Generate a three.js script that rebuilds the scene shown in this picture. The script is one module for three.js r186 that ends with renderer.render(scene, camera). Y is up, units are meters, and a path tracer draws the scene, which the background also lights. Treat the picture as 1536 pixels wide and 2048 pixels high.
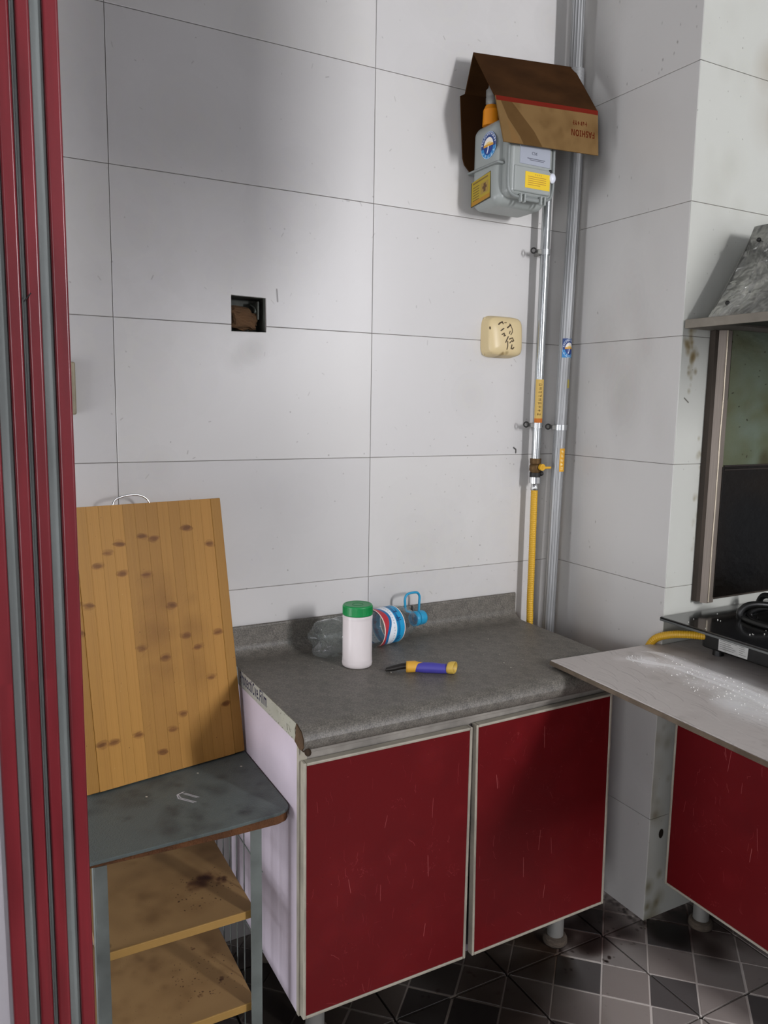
import * as THREE from 'three';
import { RoundedBoxGeometry } from 'three/addons/geometries/RoundedBoxGeometry.js';
import { mergeGeometries } from 'three/addons/utils/BufferGeometryUtils.js';
import { RectAreaLightUniformsLib } from 'three/addons/lights/RectAreaLightUniformsLib.js';

// ---------------------------------------------------------------- camera, light, exposure
RectAreaLightUniformsLib.init();
const scene = new THREE.Scene();
const renderer = new THREE.WebGLRenderer({ antialias: true });
renderer.toneMapping = THREE.LinearToneMapping;
renderer.toneMappingExposure = 1.0;
renderer.shadowMap.enabled = true;
const camera = new THREE.PerspectiveCamera(2 * Math.atan(1024 / 1578.92) * 180 / Math.PI, 1536 / 2048, 0.05, 30);
camera.position.set(-1.4986, 1.31186, 1.72759);
camera.rotation.set(-0.13717, -0.49892, 0.01652, 'YXZ');
scene.background = new THREE.Color(0xcfd8e2);

// daylight: a narrow window in the wall behind the camera and a doorway-sized one in the left wall
const FRONT = 3.6, LEFT = -3.2;
const WIN1 = { x: 0.36, y: 1.95, w: 0.24, h: 0.8, I: 116 };            // in the wall behind the camera
const WIN2 = { z: 3.0, y: 1.2, w: 0.8, h: 1.5, I: 9 };              // in the left wall
const WIN3 = { z: 0.37, y: 0.74, w: 0.56, h: 1.2, I: 12.5 };              // in the left wall, beyond the partition
{
  const a = new THREE.RectAreaLight(0xfbfaff, WIN1.I, WIN1.w, WIN1.h);
  a.position.set(WIN1.x, WIN1.y, FRONT - 0.03); a.lookAt(WIN1.x, WIN1.y, 0); scene.add(a);
  const b = new THREE.RectAreaLight(0xfbfaff, WIN2.I, WIN2.w, WIN2.h);
  b.position.set(LEFT + 0.03, WIN2.y, WIN2.z); b.lookAt(0, WIN2.y, WIN2.z); scene.add(b);
  const c = new THREE.RectAreaLight(0xf7f8ff, WIN3.I, WIN3.w, WIN3.h);
  c.position.set(LEFT + 0.03, WIN3.y, WIN3.z); c.lookAt(0, WIN3.y, WIN3.z); scene.add(c);
}

// ---------------------------------------------------------------- helpers
let seed = 7;
const rnd = () => { seed = (seed + 0x6d2b79f5) | 0; let t = Math.imul(seed ^ (seed >>> 15), 1 | seed); t = (t + Math.imul(t ^ (t >>> 7), 61 | t)) ^ t; return ((t ^ (t >>> 14)) >>> 0) / 4294967296; };
const rr = (a, b) => a + (b - a) * rnd();
const V = (x, y, z) => new THREE.Vector3(x, y, z);
const used = new Map();
function numbered(n) { const k = used.get(n) || 0; used.set(n, k + 1); return k ? n + '_' + String(k).padStart(3, '0') : n; }
const origin = new WeakMap();
function thing(name, label, category, [x, y, z] = [0, 0, 0], group) {
  const o = new THREE.Group(); o.name = numbered(name); o.position.set(x, y, z); o.userData = { label, category };
  if (group) o.userData.group = group;
  origin.set(o, [x, y, z]); scene.add(o); return o;
}
function fix(g) { const h = g.index ? g.toNonIndexed() : g.clone(); for (const k of Object.keys(h.attributes)) if (!['position', 'normal', 'uv'].includes(k)) h.deleteAttribute(k); return h; }
const join = (list) => (list.length === 1 ? list[0] : mergeGeometries(list.map(fix)));
// a part: shapes are given in room coordinates and moved into the frame of their thing
function part(name, shapes, mat, parent, label, local) {
  const g = join(Array.isArray(shapes) ? shapes : [shapes]);
  const o = origin.get(parent) || [0, 0, 0];
  const gg = local ? g : g.clone().translate(-o[0], -o[1], -o[2]);
  const m = new THREE.Mesh(gg, mat); m.name = name; m.castShadow = m.receiveShadow = true;
  if (label) m.userData.label = label;
  origin.set(m, o); parent.add(m); return m;
}
function struct(name, shapes, mat) {
  const m = new THREE.Mesh(join(Array.isArray(shapes) ? shapes : [shapes]), mat); m.name = name; m.castShadow = m.receiveShadow = true;
  m.userData.kind = 'structure'; scene.add(m); origin.set(m, [0, 0, 0]); return m;
}
// uv in metres from the dominant direction of each face
function uvm(g, s = 1) {
  const h = g.index ? g.toNonIndexed() : g; const p = h.attributes.position, n = p.count, uv = new Float32Array(n * 2);
  const a = V(), b = V(), c = V();
  for (let i = 0; i < n; i += 3) {
    a.fromBufferAttribute(p, i); b.fromBufferAttribute(p, i + 1); c.fromBufferAttribute(p, i + 2);
    const q = b.clone().sub(a).cross(c.clone().sub(a)); const ax = Math.abs(q.x), ay = Math.abs(q.y), az = Math.abs(q.z);
    [a, b, c].forEach((v, k) => { const [x, y] = ay >= ax && ay >= az ? [v.x, v.z] : ax >= az ? [v.z, v.y] : [v.x, v.y]; uv[(i + k) * 2] = x * s; uv[(i + k) * 2 + 1] = y * s; });
  }
  h.setAttribute('uv', new THREE.BufferAttribute(uv, 2)); return h;
}
function uvBy(g, f) { const p = g.attributes.position, uv = new Float32Array(p.count * 2); for (let i = 0; i < p.count; i++) { const [u, v] = f(p.getX(i), p.getY(i), p.getZ(i)); uv[i * 2] = u; uv[i * 2 + 1] = v; } g.setAttribute('uv', new THREE.BufferAttribute(uv, 2)); return g; }
// box from corner to corner with rounded edges
function bx(x0, x1, y0, y1, z0, z1, r = 0.0015, seg = 1) {
  const w = x1 - x0, h = y1 - y0, d = z1 - z0; r = Math.min(r, w * 0.49, h * 0.49, d * 0.49);
  const g = r > 0 ? new RoundedBoxGeometry(w, h, d, seg, r) : new THREE.BoxGeometry(w, h, d);
  return uvm(g.translate((x0 + x1) / 2, (y0 + y1) / 2, (z0 + z1) / 2));
}
// flat polygon in a plane with thickness and a small chamfer. plane: 'xy' (towards +z), 'zy' (towards -x), 'xz' (towards +y)
function slab(pts, plane, at, th, bev = 0.001, holes) {
  const s = new THREE.Shape(pts.map((p) => new THREE.Vector2(...p)));
  if (holes) for (const h of holes) s.holes.push(new THREE.Path(h.map((p) => new THREE.Vector2(...p))));
  const g = new THREE.ExtrudeGeometry(s, { depth: th - (bev ? 2 * bev : 0), bevelEnabled: bev > 0, bevelThickness: bev, bevelSize: bev, bevelOffset: -bev, bevelSegments: 1, curveSegments: 6 });
  g.translate(0, 0, bev - th); // front face at 0
  if (plane === 'xy') g.translate(0, 0, at);
  else if (plane === 'zy') { g.rotateY(-Math.PI / 2); g.translate(at, 0, 0); } // (u,v,0)->(0,v,u), depth towards -x
  else { g.rotateX(Math.PI / 2); g.scale(1, -1, 1); const ix = g.attributes.position; flip(g); g.translate(0, at, 0); }
  return uvm(g);
}
function flip(g) { const h = g; for (const k of ['position', 'normal', 'uv']) { const a = h.attributes[k]; if (!a) continue; const n = a.itemSize; for (let i = 0; i < a.count; i += 3) for (let c = 0; c < n; c++) { const t = a.array[(i + 1) * n + c]; a.array[(i + 1) * n + c] = a.array[(i + 2) * n + c]; a.array[(i + 2) * n + c] = t; } } h.computeVertexNormals(); return h; }
// a sheet given by four corners (counter-clockwise seen from outside), with thickness inward
function sheet(p, th) {
  const n = p[1].clone().sub(p[0]).cross(p[3].clone().sub(p[0])).normalize().multiplyScalar(-th);
  const q = p.map((v) => v.clone().add(n)); const pos = [], uv = [];
  const quad = (a, b, c, d, t) => { for (const v of [a, b, c, a, c, d]) pos.push(v.x, v.y, v.z); uv.push(...(t || [0, 0, 0.02, 0, 0.02, 0.02, 0, 0, 0.02, 0.02, 0, 0.02])); };
  quad(p[0], p[1], p[2], p[3], [0, 0, 1, 0, 1, 1, 0, 0, 1, 1, 0, 1]);
  quad(q[1], q[0], q[3], q[2], [0, 0, 1, 0, 1, 1, 0, 0, 1, 1, 0, 1]);
  for (let i = 0; i < 4; i++) { const j = (i + 1) % 4; quad(p[j], p[i], q[i], q[j]); }
  const g = new THREE.BufferGeometry(); g.setAttribute('position', new THREE.Float32BufferAttribute(pos, 3)); g.setAttribute('uv', new THREE.Float32BufferAttribute(uv, 2)); g.computeVertexNormals(); return g;
}
const cyl = (x, y, z, r, h, r2 = r, seg = 24) => new THREE.CylinderGeometry(r2, r, h, seg).translate(x, y + h / 2, z);
function rod(a, b, r, seg = 10) { const d = b.clone().sub(a), g = new THREE.CylinderGeometry(r, r, d.length(), seg); g.applyQuaternion(new THREE.Quaternion().setFromUnitVectors(V(0, 1, 0), d.clone().normalize())); return g.translate((a.x + b.x) / 2, (a.y + b.y) / 2, (a.z + b.z) / 2); }
const tube = (pts, r, n = 60, seg = 12, closed = false) => new THREE.TubeGeometry(new THREE.CatmullRomCurve3(pts, closed, 'centripetal'), n, r, seg, closed);
const lathe = (prof, seg = 40) => new THREE.LatheGeometry(prof.map((p) => new THREE.Vector2(...p)), seg);
function align(g, a, b) { // y axis of g from a towards b
  const d = b.clone().sub(a).normalize(); return g.applyQuaternion(new THREE.Quaternion().setFromUnitVectors(V(0, 1, 0), d)).translate(a.x, a.y, a.z);
}

// ---------------------------------------------------------------- textures
const hash = (x, y, s) => { let h = Math.imul(x, 374761393) ^ Math.imul(y, 668265263) ^ Math.imul(s, 2246822519); h = Math.imul(h ^ (h >>> 13), 1274126177); return ((h ^ (h >>> 16)) >>> 0) / 4294967296; };
function vn(x, y, p, s) { const xi = Math.floor(x), yi = Math.floor(y), fx = x - xi, fy = y - yi, w = (a) => ((a % p) + p) % p, u = fx * fx * (3 - 2 * fx), v = fy * fy * (3 - 2 * fy); const a = hash(w(xi), w(yi), s), b = hash(w(xi + 1), w(yi), s), c = hash(w(xi), w(yi + 1), s), d = hash(w(xi + 1), w(yi + 1), s); return a + (b - a) * u + (c - a) * v + (a - b - c + d) * u * v; }
function fbm(u, v, p, oct, s) { let r = 0, a = 0.5; for (let i = 0; i < oct; i++) { r += a * vn(u * p, v * p, p, s + i); a /= 2; p *= 2; } return r; }
function dt(n, m, f, srgb = true) {
  const d = new Uint8Array(n * m * 4);
  for (let y = 0; y < m; y++) for (let x = 0; x < n; x++) { const c = f(x / n, y / m), i = (y * n + x) * 4; const [r, g, b] = Array.isArray(c) ? c : [c, c, c]; d[i] = Math.max(0, Math.min(255, r * 255)); d[i + 1] = Math.max(0, Math.min(255, g * 255)); d[i + 2] = Math.max(0, Math.min(255, b * 255)); d[i + 3] = 255; }
  const t = new THREE.DataTexture(d, n, m); t.wrapS = t.wrapT = THREE.RepeatWrapping; t.magFilter = THREE.LinearFilter; t.minFilter = THREE.LinearMipmapLinearFilter; t.generateMipmaps = true; if (srgb) t.colorSpace = THREE.SRGBColorSpace; t.needsUpdate = true; return t;
}
function rep(t, a, b = a) { const c = t.clone(); c.repeat.set(a, b); c.needsUpdate = true; return c; }
function cv(w, h, draw, bg = '#fff') { const c = document.createElement('canvas'); c.width = w; c.height = h; const x = c.getContext('2d'); x.fillStyle = bg; x.fillRect(0, 0, w, h); draw(x, w, h); const t = new THREE.CanvasTexture(c); t.colorSpace = THREE.SRGBColorSpace; t.wrapS = t.wrapT = THREE.ClampToEdgeWrapping; t.magFilter = THREE.LinearFilter; return t; }
function blob(x, cx, cy, r, col, a, n = 14, stretch = 1) { for (let i = 0; i < n; i++) { const px = cx + rr(-1, 1) * r, py = cy + rr(-1, 1) * r * stretch, q = r * rr(0.3, 0.9); const g = x.createRadialGradient(px, py, 0, px, py, q); g.addColorStop(0, `rgba(${col},${a * rr(0.3, 1)})`); g.addColorStop(1, `rgba(${col},0)`); x.fillStyle = g; x.fillRect(px - q, py - q, 2 * q, 2 * q); } }
function specks(x, x0, y0, w, h, n, col, a, r0, r1) { for (let i = 0; i < n; i++) { x.fillStyle = `rgba(${col},${a * rr(0.3, 1)})`; x.beginPath(); x.ellipse(x0 + rnd() * w, y0 + rnd() * h, rr(r0, r1), rr(r0, r1) * rr(0.4, 1), rnd() * 3, 0, 7); x.fill(); } }
function glyph(x, cx, cy, w, h, col) { for (let i = 0; i < 5; i++) { const hz = rnd() < 0.55, a = rr(-0.45, 0.45), b = rr(-0.45, 0.45); strokeLine(x, hz ? [[cx - w * rr(0.25, 0.5), cy + a * h], [cx + w * rr(0.25, 0.5), cy + (a + 0.05) * h]] : [[cx + b * w, cy - h * rr(0.2, 0.5)], [cx + (b + rr(-0.15, 0.15)) * w, cy + h * rr(0.2, 0.5)]], Math.max(1, h * 0.11), col); } } // an unreadable printed character
function strokeLine(x, pts, lw, col) { x.strokeStyle = col; x.lineWidth = lw; x.lineCap = 'round'; x.lineJoin = 'round'; x.beginPath(); pts.forEach((p, i) => (i ? x.lineTo(...p) : x.moveTo(...p))); x.stroke(); }

const nWave = dt(256, 256, (u, v) => fbm(u, v, 3, 3, 11), false);           // slow waves of a glazed surface
const nFine = dt(256, 256, (u, v) => fbm(u, v, 24, 4, 21), false);          // fine grain
const nMed = dt(256, 256, (u, v) => fbm(u, v, 8, 5, 31), false);
const tSpeck = dt(512, 512, (u, v) => { const a = fbm(u, v, 64, 3, 41), b = fbm(u, v, 6, 4, 45); const k = 0.62 + (a - 0.44) * 0.45 + (b - 0.45) * 0.16; return [k, k * 0.99, k * 0.97]; });
const tGalv = dt(256, 256, (u, v) => { const a = fbm(u, v, 10, 5, 51); const k = 0.62 + (a - 0.46) * 0.9; return [k, k, k * 0.99]; });
const tStreak = dt(256, 256, (u, v) => { const a = fbm(u * 8 % 1, v * 0.5, 16, 3, 61), b = fbm(u, v, 5, 3, 65); const k = 0.86 + (a - 0.45) * 0.2 + (b - 0.45) * 0.3; return [k, k, k]; });
const tGrime = dt(256, 256, (u, v) => { const a = fbm(u, v, 5, 5, 71); const k = 0.9 + (a - 0.45) * 0.35; return [k, k * 0.99, k * 0.97]; });

const tSoft = dt(256, 256, (u, v) => { const a = fbm(u, v, 4, 5, 77); const k = 0.95 + (a - 0.45) * 0.12; return [k, k, k]; });

const std = (o) => new THREE.MeshStandardMaterial(o);
const phy = (o) => new THREE.MeshPhysicalMaterial(o);

// ---------------------------------------------------------------- materials
const M = {
  grout: std({ color: 0x857f7a, roughness: 0.9 }),
  plaster: std({ color: 0xb6b7b9, roughness: 0.85, bumpMap: rep(nMed, 3), bumpScale: 0.001 }),
  ceiling: std({ color: 0xa0a1a3, roughness: 0.9 }),
  offwhite: std({ color: 0xb0ab9e, roughness: 0.5, map: rep(tGrime, 4) }),
  panel: std({ color: 0xd4c9d4, roughness: 0.42, map: rep(tSoft, 2), bumpMap: rep(nFine, 6), bumpScale: 0.0002 }),
  rail: std({ color: 0x9c9892, roughness: 0.55, map: rep(tGrime, 5) }),
  counter: std({ color: 0xa8a39a, roughness: 0.5, map: rep(tSpeck, 9), bumpMap: rep(nFine, 12), bumpScale: 0.0005 }),
  chip: std({ color: 0x5a4530, roughness: 0.95, map: rep(tGrime, 12), bumpMap: rep(nFine, 12), bumpScale: 0.002 }),
  steel: std({ color: 0xb9bcbc, roughness: 0.32, metalness: 0.85 }),
  galv: std({ color: 0xe4e6e8, roughness: 0.45, metalness: 0.3, map: rep(tGalv, 1, 14) }),
  galvNew: std({ color: 0xb4b8b8, roughness: 0.24, metalness: 0.85 }),
  chrome: std({ color: 0xe6e8e8, roughness: 0.15, metalness: 0.95 }),
  zinc: std({ color: 0x8e8d88, roughness: 0.55, metalness: 0.5 }),
  darkMetal: std({ color: 0x2b2a28, roughness: 0.5, metalness: 0.5 }),
  brass: std({ color: 0x6b5230, roughness: 0.55, metalness: 0.6, map: rep(tGrime, 2) }),
  yellow: std({ color: 0xd9a520, roughness: 0.5 }),
  orange: std({ color: 0xe08a12, roughness: 0.5 }),
  meter: std({ color: 0x989d99, roughness: 0.35 }),
  meterDark: std({ color: 0x858a87, roughness: 0.4 }),
  black: std({ color: 0x121211, roughness: 0.4 }),
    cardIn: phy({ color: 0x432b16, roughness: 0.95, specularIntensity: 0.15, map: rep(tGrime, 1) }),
  beige: std({ color: 0xcdbb90, roughness: 0.4 }),
  frameRed: std({ color: 0x82282f, roughness: 0.3, map: rep(tStreak, 1) }),
  frameGrey: std({ color: 0x858c89, roughness: 0.45, map: rep(tStreak, 1) }),
  rackGrey: std({ color: 0x7d8684, roughness: 0.5, metalness: 0.2, map: rep(tGrime, 4) }),
};

// ================================================================ THE ROOM
const Y0 = 0.87819, ROW = 0.3, PZ = 0.411, RX = 0.6, LX = LEFT, CEIL = 2.9;
const rows = [0]; for (let k = -2; Y0 + k * ROW < CEIL; k++) rows.push(Y0 + k * ROW); rows.push(CEIL);

// floor
const TILE = 0.2975, FX = -0.1335, FZ = 0.405;
const floorMap = cv(1024, 1024, (x, w, h) => { // room x -1.5..0.7, z -0.1..2.1
  const X = (v) => (v + 1.5) / 2.2 * w, Z = (v) => (v + 0.1) / 2.2 * h, S = w / 2.2;
  specks(x, 0, 0, w, h, 900, '60,50,45', 0.25, 0.5, 1.6);
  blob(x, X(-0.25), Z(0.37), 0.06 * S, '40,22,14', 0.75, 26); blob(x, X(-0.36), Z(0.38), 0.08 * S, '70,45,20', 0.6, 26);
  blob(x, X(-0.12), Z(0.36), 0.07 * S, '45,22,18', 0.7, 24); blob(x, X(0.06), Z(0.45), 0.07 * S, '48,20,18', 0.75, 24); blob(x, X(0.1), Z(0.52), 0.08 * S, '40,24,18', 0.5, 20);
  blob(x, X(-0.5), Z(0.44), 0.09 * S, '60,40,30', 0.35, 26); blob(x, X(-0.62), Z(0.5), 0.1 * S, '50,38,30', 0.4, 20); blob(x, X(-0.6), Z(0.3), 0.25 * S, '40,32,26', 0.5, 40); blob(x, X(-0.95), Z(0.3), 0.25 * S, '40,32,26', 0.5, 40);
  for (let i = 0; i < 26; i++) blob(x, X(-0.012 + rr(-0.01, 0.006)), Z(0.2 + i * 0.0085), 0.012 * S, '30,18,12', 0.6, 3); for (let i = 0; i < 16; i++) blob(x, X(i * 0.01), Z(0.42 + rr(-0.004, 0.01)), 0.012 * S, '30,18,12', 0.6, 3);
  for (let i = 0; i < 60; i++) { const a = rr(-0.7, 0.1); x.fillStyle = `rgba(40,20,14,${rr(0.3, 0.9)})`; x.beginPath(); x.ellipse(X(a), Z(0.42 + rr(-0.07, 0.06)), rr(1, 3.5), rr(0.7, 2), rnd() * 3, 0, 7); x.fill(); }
  for (let i = 0; i < 40; i++) { const px = rr(0, w), py = rr(0, h); strokeLine(x, [[px, py], [px + rr(-20, 20), py + rr(-20, 20)]], rr(0.4, 0.9), 'rgba(255,255,255,0.25)'); }
});
const fuv = (x, y, z) => [(x + 1.5) / 2.2, 1 - (z + 0.1) / 2.2];
const floorTones = [0x948c86, 0x9a928c, 0x8e8883, 0xa09891, 0x777370, 0x5c5957, 0x86807c].map((c) => std({ color: c, roughness: 0.42, map: floorMap, bumpMap: rep(nMed, 10), bumpScale: 0.0004 }));
const floorGrout = std({ color: 0xd8d2ca, roughness: 0.8, map: floorMap });
const floor = struct('floor', bx(LX - 0.1, RX + 0.1, -0.1, -0.008, -0.1, FRONT + 0.1, 0), std({ color: 0x2e2724, roughness: 0.9 }));
{
  const clip = (poly, x0, x1, z0, z1) => { // Sutherland-Hodgman against a cell
    const cut = (p, inside, at) => { const r = []; p.forEach((a, i) => { const b = p[(i + 1) % p.length]; if (inside(a)) r.push(a); if (inside(a) !== inside(b)) r.push(at(a, b)); }); return r; };
    const ix = (c) => (a, b) => { const t = (c - a[0]) / (b[0] - a[0]); return [c, a[1] + t * (b[1] - a[1])]; }, iz = (c) => (a, b) => { const t = (c - a[1]) / (b[1] - a[1]); return [a[0] + t * (b[0] - a[0]), c]; };
    poly = cut(poly, (p) => p[0] >= x0, ix(x0)); poly = cut(poly, (p) => p[0] <= x1, ix(x1)); poly = cut(poly, (p) => p[1] >= z0, iz(z0)); return cut(poly, (p) => p[1] <= z1, iz(z1));
  };
  const inset = (poly, d) => { const c = poly.reduce((s, p) => [s[0] + p[0] / poly.length, s[1] + p[1] / poly.length], [0, 0]); let r = 1e9; poly.forEach((a, i) => { const b = poly[(i + 1) % poly.length]; const L = Math.hypot(b[0] - a[0], b[1] - a[1]); if (L > 1e-5) r = Math.min(r, Math.abs((b[0] - a[0]) * (c[1] - a[1]) - (b[1] - a[1]) * (c[0] - a[0])) / L); }); const k = Math.max(0, 1 - d / r); return poly.map((p) => [c[0] + (p[0] - c[0]) * k, c[1] + (p[1] - c[1]) * k]); };
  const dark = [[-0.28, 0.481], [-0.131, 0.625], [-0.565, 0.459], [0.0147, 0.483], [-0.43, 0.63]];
  const far = [];
  for (let i = -6; i <= 2; i++) for (let j = -2; j <= 4; j++) {
    const x0 = FX + i * TILE, z0 = FZ + j * TILE, x1 = x0 + TILE, z1 = z0 + TILE;
    if (x1 < -1.5 || x0 > 0.6) continue;
    const near = i >= -4 && i <= 1 && j >= -1 && j <= 1;
    const base = slab([[x0 + 0.0027, z0 + 0.0027], [x1 - 0.0027, z0 + 0.0027], [x1 - 0.0027, z1 - 0.0027], [x0 + 0.0027, z1 - 0.0027]], 'xz', -0.0012, 0.006, 0.0006);
    uvBy(base, fuv);
    let host = floor; if (near) host = part('tile', base, floorGrout, floor); else far.push(base);
    const d = TILE / 4, piecesAt = [];
    for (let a = 0; a <= 4; a++) for (let b = 0; b <= 4; b++) if ((a + b) % 2) piecesAt.push([x0 + a * d, z0 + b * d]);
    for (const [cx, cz] of piecesAt) {
      let p = clip([[cx - d, cz], [cx, cz - d], [cx + d, cz], [cx, cz + d]], x0 + 0.001, x1 - 0.001, z0 + 0.001, z1 - 0.001);
      p = inset(p, 0.0016); if (p.length < 3) continue;
      const g = uvBy(slab(p, 'xz', rr(-0.0004, 0.0002), 0.004, 0.0005), fuv);
      const kk = Math.floor(hash(Math.round(cx * 200), Math.round(cz * 200), 5) * 100);
      let m = floorTones[kk < 22 ? 0 : kk < 44 ? 1 : kk < 62 ? 2 : kk < 78 ? 3 : kk < 88 ? 6 : kk < 95 ? 4 : 5];
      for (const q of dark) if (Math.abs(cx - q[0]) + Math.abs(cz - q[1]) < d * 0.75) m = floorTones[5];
      if (near) part('tile_piece', g, m, host); else far.push(g);
    }
  }
  const s = part('outer_tiles', far, floorTones[0], floor); s.userData.kind = 'stuff';
}

// back wall with the opening for the junction box
const HOLE = [-0.948, -0.8675, 1.4635, 1.5415];
const wallGeo = [bx(LX - 0.1, HOLE[0], -0.1, CEIL + 0.1, -0.2, -0.0025, 0), bx(HOLE[1], RX + 0.1, -0.1, CEIL + 0.1, -0.2, -0.0025, 0), bx(HOLE[0], HOLE[1], -0.1, HOLE[2], -0.2, -0.0025, 0), bx(HOLE[0], HOLE[1], HOLE[3], CEIL + 0.1, -0.2, -0.0025, 0), bx(HOLE[0], HOLE[1], HOLE[2], HOLE[3], -0.2, -0.07, 0)];
const wallBack = struct('wall_back', wallGeo, M.grout);
const backMap = cv(1280, 2048, (x, w, h) => { // room x -1.8..0, y 0..2.9
  const S = w / 1.8, X = (v) => (v + 1.8) * S, Y = (v) => h - v / 2.9 * h;
  for (let i = 0; i < 60; i++) blob(x, rr(0, w), rr(0, h), rr(60, 160), rnd() < 0.5 ? '185,182,170' : '205,205,212', 0.06, 6);
  specks(x, 0, 0, w, h, 420, '90,85,80', 0.45, 0.5, 1.5); specks(x, X(-0.5), Y(1.3), X(0) - X(-0.5), Y(0.8) - Y(1.3), 60, '90,85,80', 0.5, 0.6, 1.6);
  blob(x, X(-0.9), Y(1.45), 40, '150,145,138', 0.08, 16);
  strokeLine(x, [[X(-0.842), Y(1.562)], [X(-0.84), Y(1.535)]], 2, 'rgba(90,85,80,0.8)');
  strokeLine(x, [[X(-0.158), Y(1.197)], [X(-0.15), Y(1.192)], [X(-0.15), Y(1.183)]], 2.5, 'rgba(30,28,25,0.9)');
  for (let i = 0; i < 70; i++) { const px = rr(X(-1.25), w), py = rr(0, Y(0.75)); strokeLine(x, [[px, py], [px + rr(-6, 6), py + rr(-8, 8)]], rr(0.4, 1), 'rgba(120,115,110,0.5)'); }
  for (let i = 0; i < 12; i++) { const px = rr(X(-0.9), X(-0.7)), py = rr(Y(1.45), Y(1.2)); strokeLine(x, [[px, py], [px + rr(20, 50), py - rr(10, 40)]], rr(0.5, 1), 'rgba(255,255,255,0.35)'); }
});
const tileMat = (map, col) => std({ color: col, roughness: 0.34, map, bumpMap: rep(nWave, 2.2), bumpScale: 0.0022 });
const tileTones = [0xcfcdca, 0xcccac7, 0xd1cfcb].map((c) => tileMat(backMap, c));
const G = 0.0006; let tc = 0;
for (const [xa, xb] of [[-1.7985, -1.1985], [-1.1985, -0.5985], [-0.5985, -0.0]]) for (let r = 0; r + 1 < rows.length; r++) {
  const y0 = rows[r] + G, y1 = rows[r + 1] - G, x0 = xa + G, x1 = xb - G;
  let pts = [[x0, y0], [x1, y0], [x1, y1], [x0, y1]];
  if (x0 < HOLE[0] && x1 > HOLE[1]) {
    if (y0 < HOLE[3] && y0 > HOLE[2]) pts = [[x0, y0], [HOLE[0], y0], [HOLE[0], HOLE[3]], [HOLE[1], HOLE[3] - 0.001], [HOLE[1] + 0.001, y0], [x1, y0], [x1, y1], [x0, y1]];
    else if (y1 > HOLE[2] && y1 < HOLE[3]) pts = [[x0, y0], [x1, y0], [x1, y1], [HOLE[1] + 0.001, y1], [HOLE[1], HOLE[2] + 0.002], [HOLE[0], HOLE[2]], [HOLE[0], y1], [x0, y1]];
  }
  const g = uvBy(slab(pts, 'xy', rr(-0.0003, 0.0003), 0.008, 0.0007), (x, y) => [(x + 1.8) / 1.8, y / 2.9]);
  part('tile', g, tileTones[(tc++ * 7) % 3], wallBack);
}
// pier in the corner
const pier = struct('wall_pier', bx(0.0025, RX + 0.02, -0.05, CEIL + 0.05, 0.0, PZ - 0.0025, 0), M.grout);
const pierSide = cv(256, 1024, (x, w, h) => { for (let i = 0; i < 20; i++) blob(x, rr(0, w), rr(0, h), 60, '150,145,138', 0.06, 6); specks(x, 0, 0, w, h, 90, '80,75,70', 0.6, 0.5, 1.4); blob(x, w * 0.5, h - 20, 40, '60,50,40', 0.3, 20); });
const pierFront = cv(512, 2048, (x, w, h) => { // x 0..0.6
  const X = (v) => v / 0.6 * w, Y = (v) => h - v / 2.9 * h;
  for (let i = 0; i < 20; i++) blob(x, rr(0, w), rr(0, h), 70, '150,145,120', 0.08, 6);
  specks(x, 0, 0, w, h, 150, '70,65,55', 0.6, 0.5, 1.4);
  blob(x, X(0.36), Y(2.22), 60, '110,95,20', 0.5, 30); blob(x, X(0.42), Y(2.3), 90, '120,105,40', 0.4, 30); blob(x, X(0.3), Y(2.05), 80, '150,125,95', 0.25, 20);
  blob(x, X(0.025), Y(1.465), 14, '120,85,20', 0.5, 16, 2); blob(x, X(0.04), Y(1.40), 14, '130,110,70', 0.4, 16, 2.5); blob(x, X(0.09), Y(1.1), 10, '120,95,50', 0.3, 20, 10);
  blob(x, X(0.02), Y(0.05), 26, '110,90,40', 0.4, 16, 2); blob(x, X(0.03), Y(0.4), 30, '120,100,60', 0.25, 16, 3);
  x.fillStyle = 'rgba(40,30,20,0.95)'; x.beginPath(); x.ellipse(X(0.043), Y(0.2305), 7, 9, 0, 0, 7); x.fill();
  strokeLine(x, [[X(0.02), Y(1.335)], [X(0.035), Y(1.325)]], 2, 'rgba(60,50,40,0.7)');
});
const pm1 = tileMat(pierSide, 0xc9c7c3), pm2 = tileMat(pierFront, 0xbfc0b8);
for (let r = 0; r + 1 < rows.length; r++) {
  const y0 = rows[r] + G, y1 = rows[r + 1] - G, chip = rr(0, 0.0015);
  part('tile', uvBy(slab([[G, y0], [PZ - 0.001 - chip, y0], [PZ - 0.001, (y0 + y1) / 2], [PZ - 0.001 - rr(0, 0.0015), y1], [G, y1]], 'zy', 0, 0.008, 0.0006), (x, y, z) => [z / PZ, y / 2.9]), pm1, pier);
  part('tile', uvBy(slab([[0.0006, y0], [RX, y0], [RX, y1], [0.0006, y1]], 'xy', PZ, 0.008, 0.0007), (x, y) => [x / 0.6, y / 2.9]), pm2, pier);
}
struct('wall_right', bx(RX, RX + 0.12, -0.1, CEIL + 0.1, -0.1, FRONT + 0.1, 0), M.plaster);
struct('ceiling', bx(LX - 0.1, RX + 0.1, CEIL, CEIL + 0.12, -0.2, FRONT + 0.2, 0), M.ceiling);
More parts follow.
